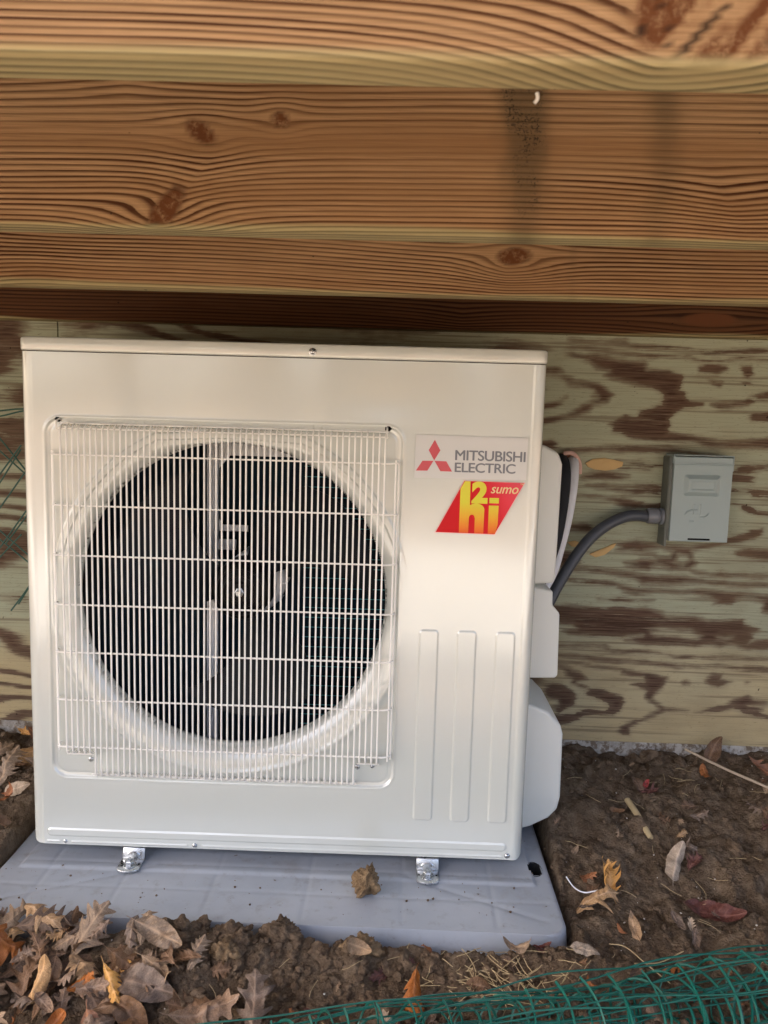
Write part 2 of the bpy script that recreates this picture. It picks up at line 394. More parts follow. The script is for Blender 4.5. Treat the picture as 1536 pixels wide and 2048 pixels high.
BROWN=[[1007,1034,1099,1025,1146,1020,1192,1026,1205,1018,1304,1014,1351,1007,1513,1015,1513,1006,1371,1000,1337,1009,1272,1010,1219,1010,1172,1017,1116,1019,1073,1022,1007,1024],
[988,1010,1087,1010,1174,999,1279,994,1342,993,1375,987,1450,994,1536,992,1536,988,1450,990,1372,983,1339,990,1253,990,1167,995,1087,1005,988,1005],
[989,985,1029,994,1081,995,1135,990,1181,982,1238,977,1248,964,1295,962,1325,953,1326,935,1318,918,1331,912,1346,894,1376,890,1373,885,1334,879,1315,865,1304,852,1307,835,1305,822,1355,817,1419,805,1485,809,1558,818,1560,793,1480,794,1400,793,1356,802,1270,801,1213,808,1195,819,1178,822,1179,833,1167,838,1203,856,1230,853,1239,867,1261,877,1287,883,1286,908,1261,923,1218,929,1178,937,1151,947,1160,957,1133,963,1115,978,1089,984,1069,989,1029,983,990,975],
[992,936,1025,942,1054,947,1085,933,1138,927,1159,914,1170,904,1161,888,1128,880,1119,865,1077,849,1004,833,1003,843,1070,854,1099,871,1105,879,1141,892,1127,897,1140,902,1129,915,1096,922,1076,923,1055,933,1026,928,992,926],
[994,903,1025,904,1040,899,1067,895,1048,885,995,876],
[1363,970,1380,974,1399,976,1422,975,1426,965,1407,957,1361,959],
[1382,943,1399,940,1415,936,1413,930,1396,934],
[1455,976,1478,977,1483,959,1474,949,1462,952,1464,962],
[1461,940,1478,942,1480,936,1465,935],
[1396,888,1429,892,1471,896,1478,903,1491,897,1479,888,1453,886,1433,880,1413,881],
[1484,910,1548,925,1550,902,1501,902],
[1484,864,1493,872,1552,877,1555,852,1491,856],
[1041,770,1104,779,1194,789,1254,789,1311,789,1341,781,1399,773,1456,766,1389,767,1348,776,1288,776,1235,775,1195,775,1154,776,1088,771],
[1189,754,1253,752,1277,748,1310,749,1310,747,1264,745,1223,749,1190,751],
[1195,738,1231,738,1257,743,1280,744,1268,737,1237,736,1197,737],
[1113,719,1124,723,1157,731,1184,728,1218,721,1222,718,1185,711,1138,712,1111,713],
[1126,696,1159,699,1227,699,1304,700,1304,697,1193,695,1166,694,1207,691,1234,688,1261,693,1287,692,1328,687,1288,683,1261,683,1241,680,1217,683,1160,692],
[1093,671,1147,673,1178,667,1208,670,1242,662,1259,662,1250,656,1263,653,1330,661,1331,649,1244,645,1217,646,1203,652,1189,662,1148,669,1094,669],
[1080,602,1131,606,1152,594,1139,590,1081,590],
[1442,736,1461,740,1477,752,1504,753,1563,758,1564,749,1504,743,1521,740,1492,734,1462,736],
[1425,730,1479,730,1509,726,1496,721,1507,711,1473,715,1427,715],
[1428,693,1499,694,1568,697,1569,692,1523,686,1570,679,1506,682,1502,689,1429,690],
[1452,667,1481,663,1502,658,1519,647,1573,645,1574,638,1513,640,1492,648,1478,659,1452,664],
[1202,561,1249,570,1290,564,1331,559,1372,557,1411,568,1451,578,1497,595,1510,604,1536,608,1537,596,1518,583,1472,570,1419,560,1376,550,1380,532,1391,522,1375,508,1341,507,1335,503,1294,509,1287,509,1281,501,1246,507,1225,515,1252,523,1258,529,1296,528,1292,537,1271,541,1237,545,1203,548,1216,557],
[1477,549,1507,557,1581,556,1583,530,1519,535,1484,543],
[1033,539,1101,537,1120,514,1096,503,1035,504],
[1096,503,1158,503,1226,496,1295,488,1363,490,1411,481,1483,477,1588,480,1589,471,1480,470,1398,476,1330,470,1269,468,1248,479,1179,491,1104,496],
[1376,505,1424,496,1447,503,1481,499,1586,499,1587,494,1526,490,1492,493,1445,491,1390,495],
[1070,477,1201,471,1256,455,1331,456,1406,457,1448,451,1495,451,1590,452,1591,442,1510,443,1435,444,1400,451,1312,448,1257,443,1223,451,1208,461,1167,466,1071,474],
[1393,458,1441,456,1515,455,1590,452,1595,403,1553,410,1555,432,1530,441,1510,444,1489,440,1480,427,1436,424,1449,433,1421,446,1379,452],
[1169,428,1217,433,1244,430,1299,430,1245,425,1204,425],
[1026,411,1177,408,1280,412,1315,402,1329,392,1397,395,1429,385,1507,390,1515,381,1550,366,1530,358,1535,346,1526,334,1542,341,1600,345,1602,320,1527,319,1506,324,1495,331,1471,328,1461,322,1437,327,1403,322,1375,327,1286,322,1258,328,1237,331,1278,345,1237,340,1209,339,1147,340,1105,342,1088,349,1122,355,1111,366,1028,372],
[1045,315,1148,318,1190,317,1208,307,1287,308,1357,299,1432,298,1498,302,1604,299,1605,295,1522,294,1460,295,1357,294,1301,303,1212,301,1187,312,1149,312,1045,311],
[1046,294,1150,291,1220,284,1289,284,1344,279,1369,275,1455,278,1606,274,1607,267,1531,267,1462,273,1393,272,1359,268,1324,275,1268,276,1213,277,1171,278,1116,287,1046,288],
[1047,275,1137,275,1165,269,1235,263,1270,255,1312,251,1343,247,1338,228,1328,214,1315,202,1309,191,1327,177,1342,169,1401,166,1395,162,1346,162,1319,148,1285,132,1262,117,1263,98,1246,98,1234,108,1251,127,1285,136,1332,165,1317,177,1295,191,1297,209,1258,224,1272,228,1293,227,1288,245,1257,247,1236,250,1232,259,1165,264,1134,270,1047,272],
[1086,262,1110,260,1135,250,1153,235,1130,225,1165,212,1190,211,1239,192,1247,182,1241,163,1221,148,1193,147,1172,148,1145,138,1118,124,1083,116,1075,143,1127,147,1158,159,1200,156,1213,170,1184,185,1159,195,1159,206,1116,222,1122,235,1104,242,1097,254],
[1022,221,1095,220,1120,203,1132,185,1122,166,1092,147,1074,161,1091,165,1087,180,1024,185],
[1380,234,1387,237,1396,232,1382,230],
[1446,259,1470,255,1468,244,1496,238,1466,226,1445,229,1432,237,1440,247],
[1527,236,1532,238,1537,236],
[1412,162,1480,179,1503,195,1536,207,1551,195,1614,186,1539,180,1574,172,1540,171,1617,155,1618,150,1555,155,1533,163,1504,177,1470,168,1429,159]]
HOLES=[[1346,542,1370,539,1374,525,1361,514,1340,521],[1289,509,1307,513,1328,508,1314,503,1291,504],[1267,546,1304,554,1335,548,1329,534,1299,532,1292,538],[1294,356,1317,365,1359,362,1390,359,1415,346,1405,340,1374,343,1353,345,1305,347],[1453,345,1490,348,1474,342]]
# ---------------------------------------------------------------- wall: two plywood sheets on a painted foundation strip
WY = .388
def ply_field(X, Z):
    # signed distance (mm) to the brown late-wood figure: negative inside
    P = np.stack([X.ravel()*1000, Z.ravel()*1000], 1)
    fig = fbm(X*1.3+3, Z*4.2, 31, 3)*.22 + Z
    t = fig*13.0 + fbm(X*3, Z*9, 44, 3)*.9
    tri = np.abs((t % 1)-.5)*2
    proc = (tri-.33-.25*fbm(X*2, Z*5, 77, 2))*30
    d = np.full(len(P), 60.0)
    def sdf(poly):
        q = np.array(poly, float).reshape(-1, 2); lo = q.min(0)-40; hi = q.max(0)+40
        idx = np.where((P[:, 0] > lo[0]) & (P[:, 0] < hi[0]) & (P[:, 1] > lo[1]) & (P[:, 1] < hi[1]))[0]
        p = P[idx]; dd = np.full(len(p), 1e9); ins = np.zeros(len(p), bool)
        for a, b in zip(q, np.roll(q, -1, 0)):
            e = b-a; w_ = p-a; t_ = np.clip((w_@e)/max(e@e, 1e-6), 0, 1); r = w_-t_[:, None]*e
            dd = np.minimum(dd, (r**2).sum(1))
            c = ((a[1] > p[:, 1]) != (b[1] > p[:, 1])) & (p[:, 0] < (b[0]-a[0])*(p[:, 1]-a[1])/((b[1]-a[1]) or 1e-9)+a[0]); ins ^= c
        dd = np.sqrt(dd); return idx, np.where(ins, -dd, dd)
    for poly in BROWN:
        i, s = sdf(poly); d[i] = np.minimum(d[i], s)
    for poly in HOLES:
        i, s = sdf(poly); d[i] = np.maximum(d[i], -s)
    d = d.reshape(X.shape)
    # the figure continues in the same manner outside the traced stretch
    k_ = sstep(1.035, 1.075, X)*(1-sstep(1.63, 1.68, X))
    return np.clip(proc, -25, 25)*(1-k_) + np.clip(d, -25, 40)*k_
def sheet(name, x0, x1, z0, z1, step, parent, fine=None):
    xs = np.arange(x0, x1+1e-6, step)
    if fine: xs = np.unique(np.round(np.concatenate([np.arange(x0, fine[0], .02), np.arange(fine[0], fine[1], step), np.arange(fine[1], x1, .02), [x1]]), 4))
    zs = np.linspace(z0, z1, int((z1-z0)/step)+1)
    X, Z = np.meshgrid(xs, zs, indexing='ij')
    band = ply_field(X, Z)
    V = np.stack([X.ravel(), np.full(X.size, WY), Z.ravel()], 1)
    Q = grid_quads(len(xs), len(zs)); n = len(V)
    # sides and back
    V2 = np.array([(x0, WY, z0), (x1, WY, z0), (x1, WY, z1), (x0, WY, z1), (x0, WY+.015, z0), (x1, WY+.015, z0), (x1, WY+.015, z1), (x0, WY+.015, z1)])
    Q2 = np.array([(0, 4, 5, 1), (1, 5, 6, 2), (2, 6, 7, 3), (3, 7, 4, 0), (4, 7, 6, 5)])+n
    return np_obj(name, np.vstack([V, V2]), np.vstack([Q, Q2]), M['ply'], parent, False, {'band': np.concatenate([band.ravel(), np.full(8, 20.)])})
wall = empty('plywood_wall', (0, 0, 0))
tag(wall, 'weathered green tinted plywood sheathing with brown grain figure behind the outdoor unit', 'wall')
sheet('panel', -.0965, 2.34, .081, 1.27, .004, wall, (.98, 1.72))
sheet('panel', -1.9, -.0995, .081, 1.27, .005, wall, (-.42, -.0995))
fo = MB().box((-2.6, .394, -.6), (2.8, .47, .0805)); fw_ = fo.build('foundation_strip', M['found']); tag(fw_, kind='structure')
fb = MB().box((-2.6, .405, .0805), (2.8, .47, 3.2)); fbo = fb.build('house_wall_core', M['found']); tag(fbo, kind='structure')

# ---------------------------------------------------------------- deck joists
def joist(name, Yf, x0, x1, z0, h, mat, knots=(), dips=(), spacing=(.0075, .0050), seed=1, stains=(), thick=.038, greenb=.010, fine=(-.35, 1.75), heart=None, dark=()):
    """front face at Yf, underside at z0; attributes carry the growth-ring phase"""
    xs = np.unique(np.round(np.concatenate([np.linspace(x0, fine[0], 12), np.arange(fine[0], fine[1], .005), np.linspace(fine[1], x1, 12)]), 4))
    r = .005
    prof = [(Yf+.0, z) for z in np.linspace(z0+h, z0+r, int((h-r)/.0028))]
    prof += [(Yf+r-r*math.cos(a), z0+r-r*math.sin(a)) for a in np.linspace(0.3, math.pi/2-.0, 5)]
    prof += [(y, z0) for y in np.linspace(Yf+r+.003, Yf+thick-r, 9)]
    prof += [(Yf+thick-r+r*math.sin(a), z0+r-r*math.cos(a)) for a in np.linspace(.3, math.pi/2, 4)]
    prof += [(Yf+thick, z0+h)]
    py = np.array([p[0] for p in prof]); pz = np.array([p[1] for p in prof])
    s = pz - np.clip(py-Yf, 0, None)*.45          # unrolled coordinate, growth rings run through the arris
    X, S = np.meshgrid(xs, s, indexing='ij'); Yg = np.meshgrid(xs, py, indexing='ij')[1]; Zg = np.meshgrid(xs, pz, indexing='ij')[1]
    ze = S + fbm(X*.9, S*1.5, seed, 3)*.022 + fbm(X*4, S*10, seed+3, 2)*.0022
    kn = np.zeros(X.shape); dk = np.zeros(X.shape); ring = np.ones(X.shape)
    for (kx, kz, sx_, sz_, rot, kind) in knots:
        c_, s_ = math.cos(rot), math.sin(rot); dx = X-kx; dz = S-kz
        a = (dx*c_+dz*s_)/sx_; b = (-dx*s_+dz*c_)/sz_; rr = np.sqrt(a*a+b*b)
        e = np.exp(-((dx/(sx_*2.6))**2+(dz/(sz_*2.2))**2))
        ze = ze - .85*dz*e
        m_ = 1-sstep(.75+.2*fbm(X*60, S*60, seed+8, 2), 1.15, rr); kn = np.maximum(kn, m_*(.0 if kind == 2 else .85)); ring = np.minimum(ring, 1-m_*.6)
        if kind == 1: dk = np.maximum(dk, .6*np.exp(-((rr-1.0-.15*fbm(X*50, S*50, seed+4, 2))/.13)**2)*(.4+.9*np.abs(fbm(X*120, S*120, seed+6, 2))))
        if kind == 2:   # torn grain: splinters running diagonally through the knot
            al = X*.62+S*.78; ac = X*.78-S*.62
            tear = sstep(-.25, .35, fbm(ac*150, al*16, seed+31, 4)); kn = np.where(m_ > 0, m_*(.15+.85*tear), kn); ring = ring*(1-m_)
            dk = np.maximum(dk, m_*sstep(.30, .50, fbm(ac*260+9, al*14, seed+40, 3))*.75)
        if kind == 3: dk = np.maximum(dk, (1-sstep(.2, .5, np.abs(rr-.8+.2*fbm(X*80, S*80, seed, 2))*2.5))*.35)
    for (kx, kz, amp, wl, wr, wz, slope) in dips:
        xc = kx + (S-kz)*slope; dx = X-xc
        e = np.where(dx < 0, np.exp(-(np.abs(dx)/wl)**1.3), np.exp(-(np.abs(dx)/wr)**1.3))*np.exp(-((S-kz)/wz)**2)
        ze = ze + amp*e
    for (ax, az, bx, bz, wd, st_) in dark:
        ex, ez = bx-ax, bz-az; t_ = np.clip(((X-ax)*ex+(S-az)*ez)/(ex*ex+ez*ez), 0, 1)
        dist = np.sqrt((X-ax-t_*ex)**2+(S-az-t_*ez)**2)+fbm(X*90, S*90, seed+5, 2)*.0012
        dk = np.maximum(dk, (1-sstep(wd*.5, wd, dist))*st_)
    t = np.clip((ze-z0)/h, -.3, 1.3)
    sp0, sp1 = spacing      # spacing at top, at bottom
    ph = h*np.log(np.clip((sp1+(sp0-sp1)*t)/sp1, .02, None))/(sp0-sp1) if abs(sp0-sp1) > 1e-5 else (ze-z0)/sp0
    stn = np.zeros(X.shape)
    for (sx_, wd, zt, zb, st_) in stains:
        stn = np.maximum(stn, st_*np.exp(-((X-sx_+.01*fbm(S*20, X*3, seed+6, 2))/wd)**2*(1+.6*fbm(X*90, S*50, seed+2, 2)))*(.55+.45*sstep(zb-.02, zt, S)))
    gr = 1-sstep(greenb*.6, greenb*1.3+.004, (S-z0)+.012*fbm(X*3, S*4, seed+11, 2))
    ht = np.zeros(X.shape)
    if heart is not None:
        ht = np.exp(-((S-heart[0])/heart[1])**2)*sstep(-.35, .25, fbm(X*1.5, S*9, seed+20, 3)+.15)
        ring = ring*(1-.75*ht)
    V = np.stack([X.ravel(), Yg.ravel(), Zg.ravel()], 1); Q = grid_quads(len(xs), len(prof), flip=True)
    o = np_obj(name, V, Q, mat, None, True, dict(phase=ph, knot=kn, dark=dk, ring=ring, stain=stn, green=gr*.8, heart=ht))
    return o
JZ = 1.033
J1 = joist('deck_joist', -.941, -3.2, 4.4, JZ, .235, W_JOIST, knots=[(.856, 1.066, .046, .036, .4, 2)],
      dips=[(.842, 1.065, .016, .085, .05, .05, .5)], spacing=(.0050, .0044), seed=3, greenb=.004, fine=(.3, 1.1),
      dark=[(.812, 1.047, .818, 1.055, .0018, .9), (.838, 1.040, .860, 1.064, .0022, .9), (.826, 1.045, .834, 1.060, .0014, .7), (.834, 1.040, .828, 1.046, .0016, .8)])
J2 = joist('deck_joist', -.536, -3.2, 4.4, JZ, .235, W_JOIST, knots=[(.468, 1.133, .017, .009, -.6, 1), (.5535, 1.147, .010, .0075, -.7, 1), (.430, 1.052, .030, .012, .95, 1)],
      dips=[(.445, 1.062, .020, .06, .045, .045, .75), (1.03, 1.075, .012, .07, .09, .03, -.6), (.39, 1.18, -.008, .07, .07, .02, 0)], spacing=(.0085, .0050), seed=11,
      stains=[(.816, .026, 1.19, 1.06, 1.0), (.961, .022, 1.19, 1.03, .60), (.20, .02, 1.19, 1.12, .25), (1.10, .03, 1.17, 1.05, .3)], greenb=.003, heart=(1.128, .017), fine=(.0, 1.3),
      dark=[(.408, 1.034, .420, 1.036, .003, .8)])
J3 = joist('deck_joist', -.132, -3.2, 4.4, JZ, .235, W_JOIST, knots=[(.862, 1.096, .026, .013, .1, 1), (-.14, 1.085, .05, .03, .3, 0)],
      dips=[(.85, 1.075, .012, .06, .12, .03, 0), (.1, 1.06, -.006, .3, .2, .04, 0)], spacing=(.0085, .0058), seed=23, greenb=.003, fine=(-.2, 1.6), stains=[(.955, .01, 1.12, 1.05, .3)])
JL = joist('deck_ledger', .346, -3.2, 4.4, JZ, .235, W_LEDGER_SHADED, knots=[(1.36, 1.07, .06, .015, 0, 0)], dips=[(.82, 1.06, .012, .1, .1, .03, 0)], spacing=(.009, .0075), seed=37, greenb=.0, fine=(-.4, 1.8))
tag(J1, 'nearest deck joist, green edged lumber with a large splintered knot at upper right', 'joist', 'deck joists')
tag(J2, 'deck joist with black mildew streak and three brown knots', 'joist', 'deck joists')
tag(J3, 'deck joist just above the unit with one round knot right of centre', 'joist', 'deck joists')
tag(JL, 'shade-darkened ledger board fixed to the plywood wall above the unit', 'ledger board')
# decking boards over the joists
deck = empty('decking', (0, 0, 1.27)); tag(deck, 'deck floor of boards laid across the joists overhead', 'decking')
k = NT('deck_board_wood', rough=.7, spec=.3)
fib = k.noise(k.coord('Object', (120, 4, 120)), 1.0, 4, .6); k.col(k.mix(fib, (.12,.07,.04), (.24,.15,.09))); k.bump(fib, .001, .6)
DB = MB().box((0, 0, 0), (.139, 1.66, .027)).build('board', k.m, deck, bevel=.003)
DB.location = (-3.2, -1.27, -.0005)
for i in range(1, 52):
    c_ = DB.copy(); C.objects.link(c_); c_.parent = deck; c_.location = (-3.2+i*.1445, -1.27, -.0005)

# ---------------------------------------------------------------- ground
def ground_h(x, y):
    x = np.asarray(x, float); y = np.asarray(y, float)
    t = sstep(-.17, .40, y)
    base = -.060 + .120*t
    base = base - .03*sstep(-.27, -.6, y) - .05*sstep(-.9, -3, y)
    lump = fbm(x*3.1, y*3.1, 5, 3)*.040
    c1, i1 = worley(x*9+.4*fbm(x*12, y*12, 2, 2), y*9+.4*fbm(x*12, y*12, 3, 2), 61)
    c2, i2 = worley(x*24+.5*fbm(x*30, y*30, 2, 2), y*24+.5*fbm(x*30, y*30, 3, 2), 71)
    c3, i3 = worley(x*60, y*60, 81)
    crust = (np.abs(fbm(x*16, y*16, 41, 4))*-.020+.006) + (np.abs(fbm(x*42, y*42, 45, 3))*-.010)
    cl = np.clip(1-c1*1.25, 0, 1)**.8*.022*(.3+i1) + np.clip(1-c2*1.2, 0, 1)**.8*.006*(.3+i2) + np.clip(1-c3*1.2, 0, 1)**.6*.0025*(.4+i3) + crust
    mic = fbm(x*85, y*85, 15, 3)*.0045
    h = base + lump*.8 + cl + mic - .016
    # heap of dug soil in front of the pad
    heap = np.exp(-((x-.47)/.15)**2-((y+.245)/.065)**2)*.024 + np.exp(-((x-.66)/.06)**2-((y+.23)/.045)**2)*.014+np.exp(-((x-.30)/.12)**2-((y+.26)/.06)**2)*.010
    heap = heap*(1+.8*fbm(x*25, y*25, 91, 3))
    h = h + heap + .022*np.exp(-((y+.215)/.055)**2)*(1-sstep(1.0, 1.12, x))
    # the pad sits in a shallow bed
    dx = np.maximum(-.040-x, x-1.006); dy = np.maximum(-.180-y, y-.36); dd = np.maximum(dx, dy)
    bed = sstep(-.004, .018, dd)
    cap = -.042+.55*np.clip(dd, 0, 1)
    near = 1-sstep(.0, .10, dd)
    h = np.where(near > 0, np.minimum(h, cap+.02*(1-near)+.3*(1-near)), h)
    return h*bed + (-.115)*(1-bed)
def axis(lo, hi, step, far):
    a = list(np.arange(lo, hi, step)); s = step; p = hi
    while p < far: a.append(p); s *= 1.22; p += s
    s = step; p = lo-step
    while p > -far: a.insert(0, p); s *= 1.22; p -= s
    return np.array(a)
gx = axis(-.45, 1.85, .0042, 90); gy = axis(-.62, .392, .0042, 90)
GX, GY = np.meshgrid(gx, gy, indexing='ij'); GZ = ground_h(GX, GY)
GZ = np.where(GY > .393, -.02, GZ)
soil = np_obj('ground', np.stack([GX.ravel(), GY.ravel(), GZ.ravel()], 1), grid_quads(len(gx), len(gy)), M['soil'], None, True)
tag(soil, kind='structure')

k = NT('pale_bounce_slab', rough=.8, spec=.3)
n1 = k.noise(k.coord('Object'), 3, 6, .6); k.col(k.mix(n1, (.26,.245,.22), (.36,.34,.31))); k.bump(k.noise(k.coord('Object'), 90, 4, .6), .002, .5)
pv = MB().box((-6, -3.6, -.25), (8, -1.50, -.045)).build('bounce_slab', k.m, None, bevel=.01); tag(pv, kind='structure')  # unseen slab added to bounce sunlight up under the deck
k = NT('grey_bark', rough=.9, spec=.2)
nb = k.noise(k.coord('Object', (12, 12, 3)), 1.0, 5, .7); k.col(k.mix(nb, (.07,.055,.045), (.20,.17,.14))); k.bump(nb, .03, .8)
ORD = ['first', 'second', 'third', 'fourth', 'fifth', 'sixth', 'seventh', 'eighth', 'ninth', 'tenth']
for i_, (tx, ty, tr) in enumerate(((-3.2, -9.5, .16), (-1.9, -12, .20), (-1.0, -9, .12), (-.1, -13, .22), (.8, -10, .14), (1.7, -15, .25), (2.6, -9.5, .15), (3.9, -12, .18), (-4.8, -13, .2), (5.2, -10, .16))):
    tree_ = empty('bare_tree', (tx, ty, -.3)); tag(tree_, 'bare leafless tree in the yard beyond the added bounce slab, %s counted from the left' % ORD[sorted([-3.2,-1.9,-1.0,-.1,.8,1.7,2.6,3.9,-4.8,5.2]).index(tx)], 'tree', 'bare trees in the yard')
    lean = random.uniform(-.4, .4)
    tk = MB().tube([(0, 0, -.2), (lean*.1, 0, 1.5), (lean*.4, .1, 4), (lean, .2, 8), (lean*1.3, .3, 11)], [tr*2.2, tr*1.7, tr*1.5, tr*.8, tr*.15], 10).build('trunk', k.m, tree_, True)
    cw = MB()
    for q_ in range(16):
        h0 = random.uniform(2.5, 9); a_ = random.uniform(0, 6.28); l_ = random.uniform(1.2, 3.2)*(1.1-h0/14); bx_ = lean*min(1, h0/8)
        p1 = (bx_+math.cos(a_)*l_*.5, math.sin(a_)*l_*.5, h0+l_*.35); p2 = (bx_+math.cos(a_)*l_, math.sin(a_)*l_, h0+l_*.9)
        cw.tube([(bx_, 0, h0), p1, p2], [tr*.35, tr*.2, tr*.04], 6)
        for w_ in range(3):
            a2 = a_+random.uniform(-1, 1); cw.tube([p1, (p1[0]+math.cos(a2)*l_*.5, p1[1]+math.sin(a2)*l_*.5, p1[2]+l_*.5)], [tr*.1, tr*.02], 5)
    cw.build('crown', k.m, tree_, True)

# ---------------------------------------------------------------- equipment pad
pad = empty('equipment_pad', (.485, .1, -.03)); tag(pad, 'blue grey plastic equipment pad with faint ribs under the outdoor unit', 'pad')
def padlocal(o): o.parent = pad; o.location = Vector(o.location)-Vector(pad.location); return o
PX0, PX1, PY0, PY1, PT = -.045, 1.006, -.172, .352, -.03
xs = np.arange(PX0, PX1+1e-4, .0035); ys = np.arange(PY0, PY1+1e-4, .0035)
X, Y = np.meshgrid(xs, ys, indexing='ij')
# shrink rows so the corners are round
rc = .035
def inset(yv): 
    d_ = np.clip(rc-np.minimum(yv-PY0, PY1-yv), 0, rc); return rc-np.sqrt(rc*rc-d_*d_)
ins = inset(Y); cxm = (PX0+PX1)/2; hw = (PX1-PX0)/2
Xs = cxm + (X-cxm)*(hw-ins)/hw
edge = np.minimum.reduce([hw-ins-np.abs(Xs-cxm), Y-PY0+ins*.4, PY1-Y+ins*.4])
er = .007; e_ = np.clip(er-edge, 0, er); Z = PT-(er-np.sqrt(np.maximum(er*er-e_*e_, 0)))
def groove(dist, w_=.0035, dep=.0009): return -dep*np.exp(-(dist/w_)**2)
for xc in (.05, .20, .37, .545, .72, .885): Z += groove(Xs-xc)*(np.abs(Y-.1) < .26)
for yc in (-.085, -.012, .10, .2, .28): Z += groove(Y-yc, .004)*(np.abs(Xs-cxm) < hw-.02)
# diagonal ribs towards the corners
for (ax, ay, bx, by) in ((.73, -.02, .97, -.135), (.24, -.02, -.01, -.135)):
    ex, ey = bx-ax, by-ay; t_ = np.clip(((Xs-ax)*ex+(Y-ay)*ey)/(ex*ex+ey*ey), 0, 1); dist = np.hypot(Xs-ax-t_*ex, Y-ay-t_*ey)
    Z += groove(dist, .006, .0014)
step_ = sstep(-.035, -.029, Y)*.003*(np.abs(Xs-cxm) < hw-.035); Z += step_*1.0
Z += fbm(Xs*5, Y*5, 8, 2)*.0015
hx, hy = .9785, .022
hm = (np.abs((Xs[:-1, :-1]-hx)/.0125)**3 + np.abs((Y[:-1, :-1]-hy)/.021)**3) > 1
o = np_obj('pad_top', np.stack([Xs.ravel(), Y.ravel(), Z.ravel()], 1), grid_quads(len(xs), len(ys), hm), M['pad'], None, True); padlocal(o)
# skirt follows the outline
loop = [(Xs[i, 0], Y[i, 0], Z[i, 0]) for i in range(len(xs))] + [(Xs[-1, j], Y[-1, j], Z[-1, j]) for j in range(1, len(ys))] + [(Xs[i, -1], Y[i, -1], Z[i, -1]) for i in range(len(xs)-2, -1, -1)] + [(Xs[0, j], Y[0, j], Z[0, j]) for j in range(len(ys)-2, 0, -1)]
L_ = np.array(loop); n = len(L_); cen = np.array([cxm, .09, 0])
dirv = (L_-cen); dirv[:, 2] = 0; dirv /= np.linalg.norm(dirv, axis=1)[:, None]
rows = [L_]
for dz_, out in ((.003, .0012), (.02, .003), (.05, .006), (.09, .010)): rows.append(L_ + dirv*out - np.array([0, 0, dz_]))
V = np.vstack(rows); Q = []
for r_ in range(len(rows)-1):
    for i in range(n): Q.append((r_*n+i, (r_+1)*n+i, (r_+1)*n+(i+1) % n, r_*n+(i+1) % n))
o = np_obj('pad_side', V, np.array(Q), M['pad'], None, True); padlocal(o)
wl = MB().lathe([(.0150, -.0), (.0140, -.012), (.0135, -.05), (.001, -.05)], (hx, 0, PT+.0005), 'z', 24).build('corner_hole', M['casing_dark'], None, True); wl.scale = (1, 1.6, 1); wl.location = (0, hy, 0); padlocal(wl)  # hole walls coloured near-black in place of the shade inside

# ---------------------------------------------------------------- outdoor unit
U = empty('heat_pump_outdoor_unit', (.475, .165, 0))
tag(U, 'cream outdoor heat pump unit with round fan behind a wire grille', 'heat pump')
def up_(o, parent=None):
    o.parent = parent or U
    if parent is None: o.location = Vector(o.location)-Vector(U.location)
    return o
FX, FZ, FR = .3835, .4940, .2895
OCT = [(.056,.752),(.063,.757),(.128,.791),(.347,.806),(.40,.807),(.592,.795),(.642,.774),(.692,.753)]
def rbox(x, z, x0, x1, z0, z1, r):
    qx = np.abs(x-(x0+x1)/2)-((x1-x0)/2-r); qz = np.abs(z-(z0+z1)/2)-((z1-z0)/2-r)
    return np.hypot(np.maximum(qx, 0), np.maximum(qz, 0))+np.minimum(np.maximum(qx, qz), 0)-r
# front panel: one pressed sheet, rolled round both vertical edges
rc = .020; zb, zt = 0.0, .938
arc = math.pi/2*rc
flat0, flat1 = rc, .95-rc
us = np.concatenate([[-.08, -.05, -.02], np.linspace(0, arc, 9)[:-1], np.arange(arc, arc+(flat1-flat0), .0015), np.linspace(arc+flat1-flat0, 2*arc+flat1-flat0, 9), [2*arc+flat1-flat0+q_ for q_ in (.02, .05, .08)]])
def upos(u):
    T = arc+flat1-flat0
    a0 = np.clip(u, 0, arc)/rc; a1 = np.clip(u-T, 0, arc)/rc
    x = np.where(u < arc, rc-rc*np.cos(a0), np.where(u > T, flat1+rc*np.sin(a1), flat0+(u-arc)))
    y = np.where(u < arc, rc-rc*np.sin(a0), np.where(u > T, rc-rc*np.cos(a1), 0))
    y = np.where(u < 0, rc-u, y); x = np.where(u < 0, 0, x)
    y = np.where(u > T+arc, rc+(u-T-arc), y)
    return x, y
ux, uy = upos(us)
zs = np.concatenate([np.arange(zb, zt, .0015), [zt]])
X, Zp = np.meshgrid(ux, zs, indexing='ij'); Yp = np.meshgrid(uy, zs, indexing='ij')[0].copy()
flatm = ((X > rc) & (X < .95-rc)).astype(float)
dep = np.zeros(X.shape)
d = rbox(X, Zp, .045, .697, .136, .822, .030)
dep += .0028*(1-sstep(-.0045, .0, d)) + .0010*np.exp(-((d-.001)/.0022)**2)*-1 + .0008*np.exp(-((d+.0095)/.0020)**2)
